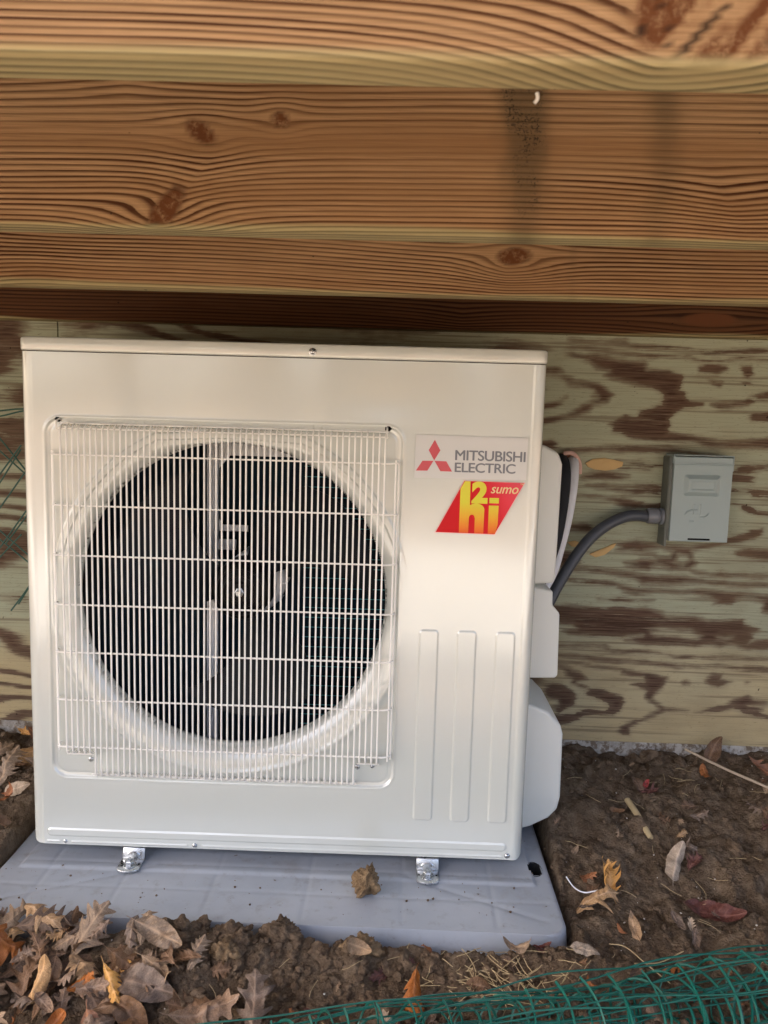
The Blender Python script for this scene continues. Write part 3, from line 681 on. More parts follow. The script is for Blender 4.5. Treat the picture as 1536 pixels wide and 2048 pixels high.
# funnel: starts at the arched step above and at a circle elsewhere
ang = np.arctan2(Zp-FZ, X-FX); rr = np.hypot(X-FX, Zp-FZ)
R0 = np.full(X.shape, .335)
for a, b in zip(OCT, OCT[1:]):
    nx, nz = -(b[1]-a[1]), (b[0]-a[0]); l = math.hypot(nx, nz); nx, nz = nx/l, nz/l
    k0 = nx*(a[0]-FX)+nz*(a[1]-FZ); cc_ = nx*np.cos(ang)+nz*np.sin(ang)
    R0 = np.where(cc_ > .2, np.minimum(R0, k0/np.maximum(cc_, .2)), R0)
R0 = np.where(np.sin(ang) < .35, .335, R0)
inside_top = sstep(.0, .0035, R0-rr)*sstep(.1, .4, np.sin(ang))
dep += -.0026*inside_top
dep += .0030*sstep(.0135, .0165, R0-rr)*sstep(.1, .4, np.sin(ang))
crest = np.exp(-((rr-.338)/.0065)**2)*(1-sstep(.1, .4, np.sin(ang))); dep -= .0030*crest*(d < -.004)
RS = R0-.018*sstep(.1, .4, np.sin(ang))-.004; t_ = np.clip((RS-rr)/np.maximum(RS-FR, .008), 0, 1); dep += .024*(1-np.sqrt(np.clip(1-(t_*.98)**2, 0, 1)))
# notched tabs in the top lip of the recess
for (xa, xb) in ((.213, .228), (.535, .550)):
    m_ = (np.abs(np.abs(X-(xa+xb)/2)-(xb-xa)/2) < .0012) & (Zp > .806) & (Zp < .820); dep += .0012*m_
# three upright pressings and the bottom pressings
for (xb_, xt_) in ((.7575, .7535), (.829, .823), (.900, .8955)):
    xc = xb_*.5+xt_*.5
    dd = rbox(X, Zp, xc-.0185, xc+.0185, .074, .449, .008); dep -= (.0020*(1-sstep(-.0028, .0, dd)))
dd = rbox(X, Zp, .032, .918, .0165, .0335, .0082); dep -= .0024*(1-sstep(-.003, .0, dd))
for (xa, xb) in ((.030, .058), (.078, .305), (.331, .912)):
    dd = rbox(X, Zp, xa, xb, .0035, .0080, .002); dep -= .0018*(1-sstep(-.0018, .0, dd))
dep += fbm(X*7, Zp*5, 12, 2)*.0010 + fbm(X*2.4, Zp*2.2, 19, 2)*.0045
dep += .0016*np.exp(-((X-.68)/.09)**2-((Zp-.865)/.035)**2)
Yp = Yp + dep*flatm*sstep(0, .006, X-rc)*sstep(0, .006, .95-rc-X)
# rounded lower corners of the sheet
rb = .012; bz = np.clip(rb-(Zp-zb), 0, rb); inx = rb-np.sqrt(rb*rb-bz*bz)
Xc = np.clip(X, inx, .95-inx)
# snap to the fan opening
i_in = rr < FR
near = (rr < FR+.0022) & (rr > FR-.0022)
Xf = np.where(near, FX+(X-FX)*FR/np.maximum(rr, 1e-6), Xc); Zf = np.where(near, FZ+(Zp-FZ)*FR/np.maximum(rr, 1e-6), Zp)
Yf_ = np.where(near, .0255, Yp)
def cell(a): return np.stack([a[:-1, :-1], a[1:, :-1], a[1:, 1:], a[:-1, 1:]])
inn = cell((rr < FR) & ~near)
cen = cell(rr).mean(0)
mask = ~inn.any(0) & ~(cell(near).all(0) & (cen < FR-.0006)) & ~((cell(rr) < FR).sum(0) >= 3)
mh = np.ones(mask.shape, bool)
for hx_, hz_ in ((.070, .8175), (.669, .8175)):
    mh &= (np.hypot((cell(X).mean(0)-hx_)/1.5, cell(Zp).mean(0)-hz_) > .0042)
o = np_obj('front_panel', np.stack([Xf.ravel(), Yf_.ravel(), Zf.ravel()], 1), grid_quads(len(us), len(zs), mask & mh), M['cream'], None, True); up_(o)
for hx_, hz_ in ((.070, .8175), (.669, .8175)):
    up_(MB().box((hx_-.012, .012, hz_-.01), (hx_+.012, .016, hz_+.01)).build('mounting_slot', M['hole']))
up_(MB().lathe([(FR+.0015, .0245), (FR-.0003, .0275), (FR-.0010, .032), (FR-.0004, .037), (FR+.006, .045), (FR+.02, .055), (FR+.02, .075)], (FX, 0, FZ), 'y', 160).build('fan_ring', M['cream'], None, True))
# casing: sides, back and base
cs = MB()
cs.box((.0015, .095, .0), (.0035, .33, .938)).box((.9465, .095, .0), (.9485, .33, .938)).box((.0035, .095, .0), (.9465, .328, .003)).box((.72, .05, .003), (.722, .328, .938))
up_(cs.build('casing', M['cream']))
up_(MB().box((.0036, .088, .0032), (.006, .326, .937)).box((.7178, .06, .0032), (.7196, .326, .937)).box((.006, .06, .935), (.7178, .326, .9375)).build('casing_shade_lining', M['casing_dark']))  # near-black sheets on the inner panels stand in for interior shade
# lid with rolled front edge
def rrect(x0, x1, y0, y1, r, n=6):
    pts = []
    for (cx_, cy_, a0) in ((x1-r, y0+r, -90), (x1-r, y1-r, 0), (x0+r, y1-r, 90), (x0+r, y0+r, 180)):
        for i in range(n+1):
            a = R(a0+90*i/n); pts.append((cx_+r*math.cos(a), cy_+r*math.sin(a)))
    return pts
up_(MB().prism(rrect(-.0015, .9515, -.0035, .332, .022), 'z', .9395, .9640).build('lid', M['cream'], None, bevel=.004, seg=3))
up_(MB().prism(rrect(.006, .944, .009, .328, .02), 'z', .935, .9394).build('lid_gap_shade', M['casing_dark']))  # near-black fill stands in for shade in the gap under the lid
def screw(x, y, z, r=.0055, parent=None, mat=None):
    mb = MB(); mb.lathe([(r*1.25, 0), (r*1.2, -.0006), (r, -.0010), (r*.85, -.0028), (r*.4, -.0038), (.0002, -.004)], (x, y, z), 'y', 16)
    mb.box((x-r*.55, y-.0043, z-r*.1), (x+r*.55, y-.0036, z+r*.1)); mb.box((x-r*.1, y-.0043, z-r*.55), (x+r*.1, y-.0036, z+r*.55))
    return up_(mb.build('screw', mat or M['screw'], None, True))
screw(.531, -.0035, .950); screw(.067, -.0002, .0062, .0045); screw(.318, -.0002, .0066, .0045); screw(.9205, -.0002, .0092, .0045)
screw(.118, .0035, .1725, .0055); screw(.6285, .0035, .1765, .0055); screw(.6570, .0035, .1788, .0045)

# fan grille: every wire is a part of the grille
GR = up_(empty('fan_grille', (0, 0, 0))); 
WY_ = -.021; wr = .00175
def wire_mesh(pts, r=wr, n=6, name='wire'):
    o_ = MB().tube(pts, r, n).build(name, M['wire'], None, True); o_.parent = GR; return o_
NW = 55; x0w, x1w = .0825, .6655; dx_ = (x1w-x0w)/(NW-1)
def vw(zbot, ztop=.804):
    return [(0, .0005, ztop+.0035), (0, -.0035, ztop+.0052), (0, -.010, ztop+.005), (0, -.0165, ztop+.002), (0, WY_+.001, ztop-.003), (0, WY_, ztop-.009), (0, WY_, .6), (0, WY_, .4), (0, WY_, zbot+.009), (0, WY_+.002, zbot+.003), (0, -.014, zbot), (0, .0005, zbot-.0005)]
long_o = short_o = None
for i in range(NW):
    x = x0w+i*dx_; lng = .127 < x < .6265
    src = long_o if lng else short_o
    if src is None:
        o = wire_mesh(vw(.1485 if lng else .1915))
        if lng: long_o = o
        else: short_o = o
    else:
        o = src.copy(); C.objects.link(o); o.parent = GR
    o.location = (x+random.uniform(-.0003, .0003), 0, .0008*math.sin(i*.9))
for z in (.7555, .6635, .5715, .4795, .3890, .2975, .2055):
    wire_mesh([(.0615, .001, z), (.0615, -.008, z), (.0635, -.0150, z), (.068, -.0182, z), (.0765, -.0186, z), (.25, -.0186, z), (.5, -.0186, z), (.674, -.0186, z), (.683, -.0180, z+.001), (.6880, -.0145, z+.001), (.6900, -.008, z+.001), (.6900, .001, z+.001)])
for (x, y) in ((.0600, -.006), (.0660, -.0155), (.6905, -.006), (.6850, -.0160)):
    wire_mesh([(x, y, .197), (x, y, .5), (x, y, .762)])
for (y, z, xa, xb) in ((-.0075, .8115, .078, .670), (-.0165, .8025, .078, .670), (-.0075, .1458, .126, .628), (-.0150, .1512, .126, .628), (-.0075, .187, .0775, .128), (-.0075, .187, .628, .670)):
    wire_mesh([(xa, y, z), ((xa+xb)/2, y, z), (xb, y, z)], .0015)
for (x, z) in ((.0715, .813), (.6675, .813)):   # hooks that hold the grille in the slots
    wire_mesh([(x, -.010, .800), (x, -.0125, .808), (x, -.008, .8165), (x, .004, .8195), (x, .010, .817)], .0016)
# fan
FAN = up_(empty('fan', (0, 0, 0)))
FAN.location = Vector((.3885, .095, .4930))-Vector(U.location)
hub = MB().lathe([(.001, -.030), (.018, -.030), (.021, -.026), (.052, -.022), (.058, -.016), (.060, .045), (.05, .05)], (0, 0, 0), 'y', 40).build('hub', M['black'], FAN, True)
MB().lathe([(.0095, -.0), (.0095, -.003), (.0065, -.004), (.0065, -.012), (.005, -.0135), (.0002, -.0135)], (0, -.029, 0), 'y', 6).build('bolt', M['screw'], FAN, False)
rg = MB()
for r_ in (.030, .044): rg.lathe([(r_, -.0255), (r_+.001, -.028), (r_+.003, -.028), (r_+.004, -.0255)], (0, 0, 0), 'y', 40)
rg.build('hub_ridge', M['black'], FAN, True)
def blade(a0):
    nr, na = 16, 22; v = []; f = []
    for side in (0, 1):
        for i in range(nr):
            t = i/(nr-1); r = .05+(.262-.05)*t
            span = R(50+12*math.sin(t*2.0)); lead = a0 - R(28)*t*t
            for j in range(na):
                s_ = j/(na-1); a = lead-span/2+span*s_
                rj = r if i < nr-1 else r-.012*(abs(s_-.5)*2)**4
                y = .032-.062*s_+.010*math.sin(s_*math.pi)*(1-t*.3)+side*.0025
                v.append((rj*math.cos(a), y, rj*math.sin(a)))
    n = nr*na
    for i in range(nr-1):
        for j in range(na-1):
            q_ = (i*na+j, i*na+j+1, (i+1)*na+j+1, (i+1)*na+j); f.append(q_); f.append(tuple(n+k_ for k_ in reversed(q_)))
    bd = [i*na for i in range(nr)]+[(nr-1)*na+j for j in range(1, na)]+[i*na+na-1 for i in range(nr-2, -1, -1)]+[j for j in range(na-2, 0, -1)]
    for a, b in zip(bd, bd[1:]+bd[:1]): f.append((a, b, n+b, n+a))
    return MB().add(v, f).build('blade', M['blade'], FAN, True)
for a in (172, 52, 297): blade(R(a))
# motor, bracket and coil behind the fan
mt = MB().lathe([(.001, -.02), (.022, -.02), (.024, -.012), (.058, -.010), (.065, -.002), (.065, .035), (.060, .045), (.001, .046)], (FX+.012, .182, FZ-.004), 'y', 36); 
for k_ in range(10):
    a = 2*math.pi*k_/10; mt.box((FX+.012+.062*math.cos(a)-.002, .172, FZ-.004+.062*math.sin(a)-.002), (FX+.012+.067*math.cos(a)+.002, .226, FZ-.004+.067*math.sin(a)+.002))
up_(mt.build('fan_motor', M['galv'], None, True))
br = MB()
for x in (.294,):
    br.box((x-.012, .236, .02), (x-.0085, .252, .93)); br.box((x+.0085, .236, .02), (x+.012, .252, .93)); br.box((x-.0085, .249, .02), (x+.0085, .252, .93))
    br.box((x-.0022, .244, .02), (x+.0022, .2489, .93))
for z, h_, xe in ((.748, .028, .47), (.585, .014, .37), (.420, .014, .345)): br.box((.3063, .244, z), (xe, .2475, z+h_))
br.box((.3063, .238, .545), (.345, .2435, .568)); br.prism([(.3063,.748),(.3063,.72),(.330,.748)], 'y', .2442, .2473); br.prism([(.3063,.585),(.3063,.612),(.325,.585)], 'y', .2442, .2473)
up_(br.build('motor_bracket', M['galv'], None, bevel=.001))
CO = up_(empty('coil', (0, 0, 0)))
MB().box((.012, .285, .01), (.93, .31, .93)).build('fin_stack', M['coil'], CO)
# coil tubes as thin rods, their highlights put into the teal colour
tb = None
for i in range(40):
    z = .03+i*.0225
    if tb is None: tb = MB().tube([(.485, .2838, 0), (.58, .2838, 0), (.70, .2838, 0)], .0009, 6).build('tube', M['tubeglint'], CO, True); tb.location = (0, 0, z)
    else:
        c_ = tb.copy(); C.objects.link(c_); c_.parent = CO; c_.location = (0, 0, z)
# service covers on the right side
c1 = [(.9486,.797),(.975,.792),(1.001,.779),(1.010,.756),(1.009,.60),(1.008,.520),(.9486,.514)]
up_(MB().prism(c1, 'y', .115, .300).build('upper_valve_cover', M['cream2'], None, bevel=.008, seg=3))
c1b = [(.9486,.5135),(1.005,.5035),(1.006,.474),(1.021,.458),(1.024,.330),(1.019,.324),(.9486,.322)]
up_(MB().prism(c1b, 'y', .118, .298).build('lower_valve_cover', M['cream2'], None, bevel=.006, seg=3))
c2 = [(.9486,.270),(.975,.266),(1.010,.252),(1.036,.226),(1.042,.205),(1.044,.070),(1.039,.044),(1.022,.024),(.985,.004),(.9486,-.008)]
up_(MB().prism(c2, 'y', .118, .325).build('side_base_cover', M['cream2'], None, bevel=.007, seg=3))
# feet
def foot(x):
    mb = MB(); hwid = .0215
    prof = [(.060, -.0012), (.004, -.0012), (-.001, -.0030), (-.006, -.0225), (-.0085, -.0245)]
    # riser strip
    for (a, b) in zip(prof, prof[1:]):
        mb.add([(x-hwid, a[0], a[1]), (x+hwid, a[0], a[1]), (x+hwid, b[0], b[1]), (x-hwid, b[0], b[1]),
                (x-hwid, a[0]+.003, a[1]-.003), (x+hwid, a[0]+.003, a[1]-.003), (x+hwid, b[0]+.003, b[1]-.003), (x-hwid, b[0]+.003, b[1]-.003)],
               [(0,1,2,3),(7,6,5,4),(0,4,5,1),(1,5,6,2),(2,6,7,3),(3,7,4,0)])
    out = [(x-hwid, .0), (x+hwid, .0)]
    for i in range(13):
        a = R(0-180*i/12); out.append((x+hwid*math.cos(a), -.034+.013*math.sin(a)))
    mb.prism(out, 'z', -.0278, -.0235)
    o_ = up_(mb.build('foot', M['zinc'], None, bevel=.0012))
    b_ = MB().lathe([(.0125, 0), (.0125, .0018), (.0118, .0022), (.0085, .0022)], (x, -.026, -.0234), 'z', 24)
    b_.lathe([(.0090, .0022), (.0090, .0085), (.0078, .0100), (.0045, .0100), (.0042, .0135), (.0003, .0138)], (x, -.026, -.0234), 'z', 6)
    q_ = b_.build('bolt', M['screw'], None); q_.parent = o_
    rd = MB()
    ring_ = [(x+.0135*math.cos(R(a)), -.0020-.0015*math.sin(R(a)), -.0215+.011*math.sin(R(a))) for a in range(0, 181, 15)]
    rd.tube(ring_, .0018, 6); q_ = rd.build('embossed_arch', M['zinc'], None, True); q_.parent = o_
    for s_ in (-1, 1):
        q_ = MB().lathe([(.0001, .0003), (.0022, .0003), (.0022, -.001)], (x+s_*.0165, -.022, -.0235), 'z', 12).build('hole', M['hole'], None); q_.parent = o_
foot(.200); foot(.7685)
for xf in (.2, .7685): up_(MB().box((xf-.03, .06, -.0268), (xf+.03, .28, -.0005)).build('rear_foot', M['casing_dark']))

# ---- stickers
def fan_poly(name, pts, y, mat, parent, th=.0003):
    return MB().prism(pts, 'y', y, y-th).build(name, mat, parent)
def text(s, x0, x1, z0, z1, y, mat, parent, name='lettering', bold=0.0, shear=0.0, spacing=1.0, stroke=0.0):
    cu = bpy.data.curves.new(name, 'FONT'); cu.body = s; cu.offset = bold; cu.shear = shear; cu.space_character = spacing; cu.resolution_u = 6
    t = bpy.data.objects.new(name, cu); C.objects.link(t)
    dg = bpy.context.evaluated_depsgraph_get(); dg.update()
    me = bpy.data.meshes.new_from_object(t.evaluated_get(dg)); bpy.data.objects.remove(t)
    co = np.empty(len(me.vertices)*3, np.float32); me.vertices.foreach_get('co', co); co = co.reshape(-1, 3)
    lo, hi = co.min(0), co.max(0)
    out = np.zeros_like(co)
    out[:, 0] = x0+(co[:, 0]-lo[0])/(hi[0]-lo[0])*(x1-x0); out[:, 2] = z0+(co[:, 1]-lo[1])/(hi[1]-lo[1])*(z1-z0); out[:, 1] = y
    me.vertices.foreach_set('co', out.ravel()); me.update(); me.name = name
    if stroke:
        import bmesh
        bm = bmesh.new(); bm.from_mesh(me); g0 = list(bm.verts)+list(bm.edges)+list(bm.faces)
        for k_, (ddx, ddz) in enumerate(((stroke, 0), (-stroke, 0), (0, stroke*.6), (0, -stroke*.6))):
            r_ = bmesh.ops.duplicate(bm, geom=g0)
            for q_ in r_['geom']:
                if isinstance(q_, bmesh.types.BMVert): q_.co.x += ddx; q_.co.z += ddz; q_.co.y -= .00002*(k_+1)
        bm.to_mesh(me); bm.free()
    me.materials.clear(); me.materials.append(mat)
    return link(bpy.data.objects.new(name, me), parent)
dz_p = -.0018
ST = up_(fan_poly('silver_sticker', [(.7195,.8085),(.9205,.8075),(.9205,.7325),(.7185,.7310)], dz_p, M['stickersilver'], None))
yy = dz_p-.0005
for pts in ([(.7535,.8005),(.7640,.7815),(.7535,.7632),(.7430,.7815)], [(.7325,.7622),(.7525,.7626),(.7420,.7445),(.7210,.7440)], [(.7540,.7626),(.7755,.7622),(.7865,.7440),(.7655,.7440)]):
    fan_poly('emblem_diamond', pts, yy, M['inkred'], ST, .0002)
text('MITSUBISHI', .7915, .9170, .7650, .7830, yy-.0001, M['inkgrey'], ST, spacing=.95, stroke=.00055)
text('ELECTRIC', .7915, .9000, .7435, .7605, yy-.0001, M['inkgrey'], ST, spacing=.95, stroke=.00055)
S2 = up_(fan_poly('red_sticker', [(.8085,.7288),(.9195,.7280),(.8685,.6310),(.7590,.6320)], dz_p-.0004, M['pinkedge'], None))
fan_poly('red_print', [(.8095,.7278),(.9175,.7270),(.8678,.6322),(.7610,.6331)], dz_p-.0009, M['inkstrong'], S2, .0002)
y3 = dz_p-.0012
# the big h: slanted top, arch
hp = [(.8030,.6331),(.8030,.7135),(.8105,.7275),(.8205,.7275),(.8210,.6840)]
for i in range(0, 11):
    a = R(120-12*i); hp.append((.8325+.0150*math.cos(a)*(1.0), .6770+.0105*math.sin(a) if a > 0 else .6770))
hp += [(.8475,.6325),(.8310,.6327),(.8310,.6600)]
for i in range(0, 9):
    a = R(0+180*i/8); hp.append((.8255+.0052*math.cos(a), .6610+.0060*math.sin(a)))
hp += [(.8200,.6600),(.8200,.6329)]
def tri_obj(name, pts, y, mat, parent):
    import bmesh
    bm = bmesh.new(); vs = [bm.verts.new((p[0], y, p[1])) for p in pts]; f_ = bm.faces.new(vs); bmesh.ops.triangulate(bm, faces=[f_])
    bmesh.ops.recalc_face_normals(bm, faces=bm.faces)
    me = bpy.data.meshes.new(name); bm.to_mesh(me); bm.free(); me.materials.append(mat); return link(bpy.data.objects.new(name, me), parent)
tri_obj('letter_h', hp, y3, M['inkyellow'], S2)
text('2', .8235, .8525, .6875, .7278, y3-.0001, M['inkyellow'], S2, 'numeral_two', bold=.06)
fan_poly('letter_i', [(.8560,.6985),(.8730,.6985),(.8730,.6888),(.8560,.6888)], y3, M['inkyellow'], S2, .0001)
fan_poly('letter_i', [(.8555,.6845),(.8730,.6845),(.8728,.6500),(.8690,.6330),(.8555,.6330)], y3, M['inkyellow'], S2, .0001)
text('sumo', .8580, .9075, .7070, .7185, y3-.0001, M['inkpale'], S2, shear=.3, stroke=.0003)
text('TM', .9100, .9158, .7232, .7262, y3-.0001, M['inkpale'], S2, bold=.01)

# ---------------------------------------------------------------- lineset, conduit, disconnect box, sealant
def smooth_path(pts, n=8):
    P = [Vector(p) for p in pts]; P = [P[0]*2-P[1]]+P+[P[-1]*2-P[-2]]; out = []
    for i in range(1, len(P)-2):
        for j in range(n):
            t = j/n; a, b, c, d_ = P[i-1], P[i], P[i+1], P[i+2]
            out.append(.5*((2*b)+(c-a)*t+(2*a-5*b+4*c-d_)*t*t+(3*b-a-3*c+d_)*t*t*t))
    out.append(P[-2]); return out
LS = empty('refrigerant_line_set', (1.08, .36, .6)); tag(LS, 'white and black insulated pipes curving from a wall hole behind the side cover', 'pipes')
def lsl(o): o.parent = LS; o.location = Vector(o.location)-Vector(LS.location); return o
lsl(MB().tube(smooth_path([(1.088,.405,.753),(1.087,.372,.748),(1.083,.345,.722),(1.077,.328,.680),(1.066,.312,.620),(1.050,.296,.560),(1.034,.280,.510),(1.010,.262,.47),(.985,.25,.43)]), .0135, 14, True, .8).build('white_insulated_pipe', M['foil'], None, True))
lsl(MB().tube(smooth_path([(1.062,.405,.752),(1.062,.372,.748),(1.060,.340,.722),(1.056,.322,.670),(1.046,.305,.610),(1.032,.288,.560),(1.012,.27,.51),(.99,.255,.47)]), .0165, 14).build('black_insulated_pipe', M['rubber'], None, True))
hole_ = lsl(MB().lathe([(.0002, -.0025), (.024, -.0025), (.029, -.0035), (.031, -.001)], (1.080, .388, .741), 'y', 28).build('wall_hole_collar', M['copper'], None, True))
lsl(MB().tube(smooth_path([(1.066,.374,.768),(1.080,.368,.7700),(1.094,.372,.762),(1.104,.378,.745),(1.106,.380,.722)]), .0048, 8).build('tape_wrap', M['pink'], None, True))
CN = empty('flexible_conduit', (1.15, .35, .6)); tag(CN, 'dark grey flexible conduit looping from the box down behind the unit', 'conduit')
def cnl(o): o.parent = CN; o.location = Vector(o.location)-Vector(CN.location); return o
cnl(MB().tube(smooth_path([(1.262,.362,.630),(1.235,.360,.632),(1.205,.357,.6275),(1.165,.350,.608),(1.125,.340,.575),(1.088,.325,.528),(1.052,.308,.470),(1.02,.29,.41),(.99,.275,.36)], 10), .0128, 16).build('hose', M['conduit'], None, True))
cnl(MB().lathe([(.011, -.034), (.0165, -.034), (.0175, -.031), (.0180, -.012), (.0170, -.009), (.0150, -.008), (.0150, -.006), (.0195, -.005), (.0195, .001), (.012, .002)], (1.2935, .3625, .632), 'x', 24).build('connector', M['fitting'], None, True))
BX = empty('disconnect_box', (1.37, .388, .675)); tag(BX, 'small grey metal electrical disconnect box with embossed cover on the plywood', 'electrical box')
def bxl(o): o.parent = BX; o.location = Vector(o.location)-Vector(BX.location); return o
bd_ = [(.3875,.7720),(.3620,.7760),(.3350,.7760),(.3350,.7450),(.3450,.7300),(.3450,.6000),(.3400,.5780),(.3875,.5740)]
bxl(MB().prism([(1.2960, .386), (1.2960, .345), (1.3010, .3415), (1.4290, .3415), (1.4290, .386)], 'z', .5810, .7690).build('back_box', M['boxshade'], None, bevel=.0015))
bxl(MB().box((1.2945, .3395, .5660), (1.3000, .3862, .6060)).build('knockout_flare', M['boxshade'], None, bevel=.002))
# cover plate with pressed panel, built as a fine relief
xs = np.arange(0, .1301, .0009); zs2 = np.arange(0, .1911, .0009)
X, Z = np.meshgrid(xs, zs2, indexing='ij'); dp = np.zeros(X.shape)
dd = rbox(X, Z, .024, .104, .1035, .151, .006); dp += .0065*np.clip(-dd/.0095, 0, 1)
dd2 = rbox(X, Z, .038, .092, .117, .138, .002); dp -= .0012*(1-sstep(-.003, .0, dd2))
def seg_relief(ax, az, bx, bz, wd=.0011):
    ex, ez = bx-ax, bz-az; t_ = np.clip(((X-ax)*ex+(Z-az)*ez)/(ex*ex+ez*ez), 0, 1); return .0017*np.exp(-(np.hypot(X-ax-t_*ex, Z-az-t_*ez)/wd)**2)
for s_ in ((.0505,.0620,.0505,.0840), (.0640,.0620,.0640,.0840), (.0320,.0620,.0360,.0680), (.0360,.0680,.0440,.0715), (.0440,.0715,.0560,.0725), (.0660,.0560,.0740,.0565), (.0740,.0565,.0800,.0600), (.0800,.0600,.0835,.0640), (.0440,.0460,.0450,.0460), (.0480,.0460,.0500,.0460)): dp += seg_relief(*s_)
lip = np.exp(-((Z-.1745)/.0010)**2)*.0010
e_ = np.minimum.reduce([X, .1300-X, Z, .1908-Z]); dp -= (.002-np.sqrt(np.maximum(.002**2-np.clip(.002-e_, 0, .002)**2, 0)))
dp -= lip
mk = ~((np.abs(X[:-1, :-1]-.066) < .025) & (Z[:-1, :-1] > .0035) & (Z[:-1, :-1] < .0075))
cv = np_obj('cover', np.stack([(X+1.3035).ravel(), (.3335-dp).ravel(), (Z+.5795).ravel()], 1), grid_quads(len(xs), len(zs2), mk), M['boxgrey'], None, True); bxl(cv)
bxl(MB().box((1.3037, .3337, .5800), (1.3050, .350, .7560)).box((1.4320, .3337, .5800), (1.4333, .350, .7560)).box((1.3050, .3340, .5815), (1.4320, .350, .5830)).build('cover_flange', M['boxgrey'], None))
bxl(MB().box((1.3015, .3310, .7545), (1.4355, .3865, .7562)).box((1.3015,.3345,.7562),(1.3032,.3860,.7725)).box((1.4338,.3345,.7400),(1.4355,.3860,.7725)).box((1.3015,.3345,.7725),(1.4355,.3865,.7742)).build('hood', M['boxgrey'], None))
bxl(MB().box((1.345, .3375, .582), (1.395, .3385, .589)).build('slot_shadow', M['hole'], None))
def patch(name, pts, label):
    cx_ = sum(p[0] for p in pts)/len(pts); cz_ = sum(p[1] for p in pts)/len(pts)
    o_ = MB().prism([(a-cx_, b-cz_) for a, b in pts], 'y', -.0035, .0005).build(name, M['foam'], None, bevel=.0012); o_.location = (cx_, WY-.0006, cz_)
    tag(o_, label, 'sealant', 'dabs of sealant foam')
patch('sealant_dab', [(1.118,.747),(1.135,.757),(1.160,.760),(1.180,.757),(1.205,.752),(1.203,.742),(1.185,.734),(1.165,.731),(1.140,.733),(1.125,.738)], 'orange tan foam dab on the plywood just right of the pipe hole')
patch('sealant_dab', [(1.140,.535),(1.160,.545),(1.178,.553),(1.193,.561),(1.201,.563),(1.196,.552),(1.176,.535),(1.155,.528)], 'orange tan foam smear below the grey conduit')
patch('sealant_dab', [(1.088,.562),(1.105,.566),(1.121,.561),(1.113,.551),(1.098,.552)], 'small dull tan foam smear left of the conduit beside the white pipe')

# ---------------------------------------------------------------- green wire fence behind the left side
WF = empty('green_wire_fencing', (-.3, .22, .1)); tag(WF, 'green coated wire fencing leaning behind the left side of the unit', 'wire fencing')
def rod(pts, r=.0017):
    o_ = MB().tube(smooth_path(pts, 5), r, 7).build('wire', M['netdull'], None, True); o_.parent = WF; o_.location = Vector(o_.location)-Vector(WF.location)
def line(x0, z0, x1, z1, ext0=.30, ext1=.06, dy=0.0):
    d_ = Vector((x1-x0, 0, z1-z0)).normalized(); a = Vector((x0, .205+dy, z0))-d_*ext0; b = Vector((x1, .205+dy, z1))+d_*ext1
    mid = (a+b)/2+Vector((random.uniform(-.004, .004), .004, random.uniform(-.004, .004))); rod([a, mid, b])
line(-.142,.769,-.101,.718); line(-.142,.743,-.102,.706, dy=.004)
line(-.144,.701,-.100,.759, ext1=0); line(-.144,.690,-.103,.750, ext1=.0, dy=.004); line(-.146,.637,-.096,.702)
line(-.148,.574,-.101,.534); line(-.149,.552,-.102,.516, dy=.003)
line(-.149,.542,-.099,.612); line(-.141,.548,-.099,.605, ext0=.0, dy=.003); line(-.149,.528,-.105,.570, ext0=.2, ext1=0)
line(-.132,.404,-.098,.456, ext0=0); line(-.117,.418,-.096,.450, ext0=0, dy=.003)
rod([(-.40,.21,.80),(-.2,.206,.822),(-.142,.205,.829),(-.100,.205,.834),(-.05,.207,.834)]); rod([(-.38,.212,.78),(-.2,.208,.81),(-.142,.207,.818),(-.100,.207,.829),(-.06,.208,.836)])
# ---------------------------------------------------------------- roll of green plastic mesh in the foreground
NR = empty('green_mesh_roll', (.95, -.36, -.03)); tag(NR, 'loose roll of green plastic garden mesh lying on the soil in the foreground', 'mesh fencing')
A0 = Vector((.30, -.520, -.040)); A1 = Vector((1.80, -.200, -.012)); ax_ = (A1-A0).normalized(); side_ = ax_.cross(Vector((0, 0, 1))).normalized(); upv = side_.cross(ax_)
Lr = (A1-A0).length
def netp(s, th):
    """s metres along the roll, th turns*2pi round it"""
    k_ = .034+.016*th/(2*math.pi)*1.2
    k_ *= .70+.60*min(1, s/Lr)
    k_ += .006*math.sin(s*9+th*1.3)+.004*math.sin(s*23+th*2.1)
    c = A0+ax_*(s+.026*math.sin(th)+.003*math.sin(s*31+th))+Vector((0, 0, .010*math.sin(s*5)))
    p = c+(side_*math.cos(th)*1.15+upv*math.sin(th)*.8)*k_
    g_ = float(ground_h(p.x, p.y))+.003
    if p.z < g_: p.z = g_+.1*(p.z-g_)*0
    return p
TH = 2*math.pi*2.3
def strand(pts, r):
    o_ = MB().tube(pts, r, 5, True, 1.7).build('strand', M['net'], None, True); o_.parent = NR; o_.location = -Vector(NR.location)
for i in range(19):
    th = TH*i/18.3+.4
    strand([netp(Lr*j/60, th+.10*math.sin(j*.35+i)) for j in range(61)], .0013)
for j in range(30):
    s0 = Lr*(j+.3)/30
    strand([netp(s0+.010*math.sin(q_*.13+j), TH*q_/70) for q_ in range(71)], .00135)
for i in range(3):  # loose folded edge lying over the roll
    strand([A0+ax_*(Lr*j/40)+side_*(.025-.030*i+.006*math.sin(j*.7+i))*1.0+Vector((0, 0, .040+.030*j/40-.004*(i-1)**2+.006*math.sin(j*.5+i*1.3))) for j in range(2, 41)], .0015)

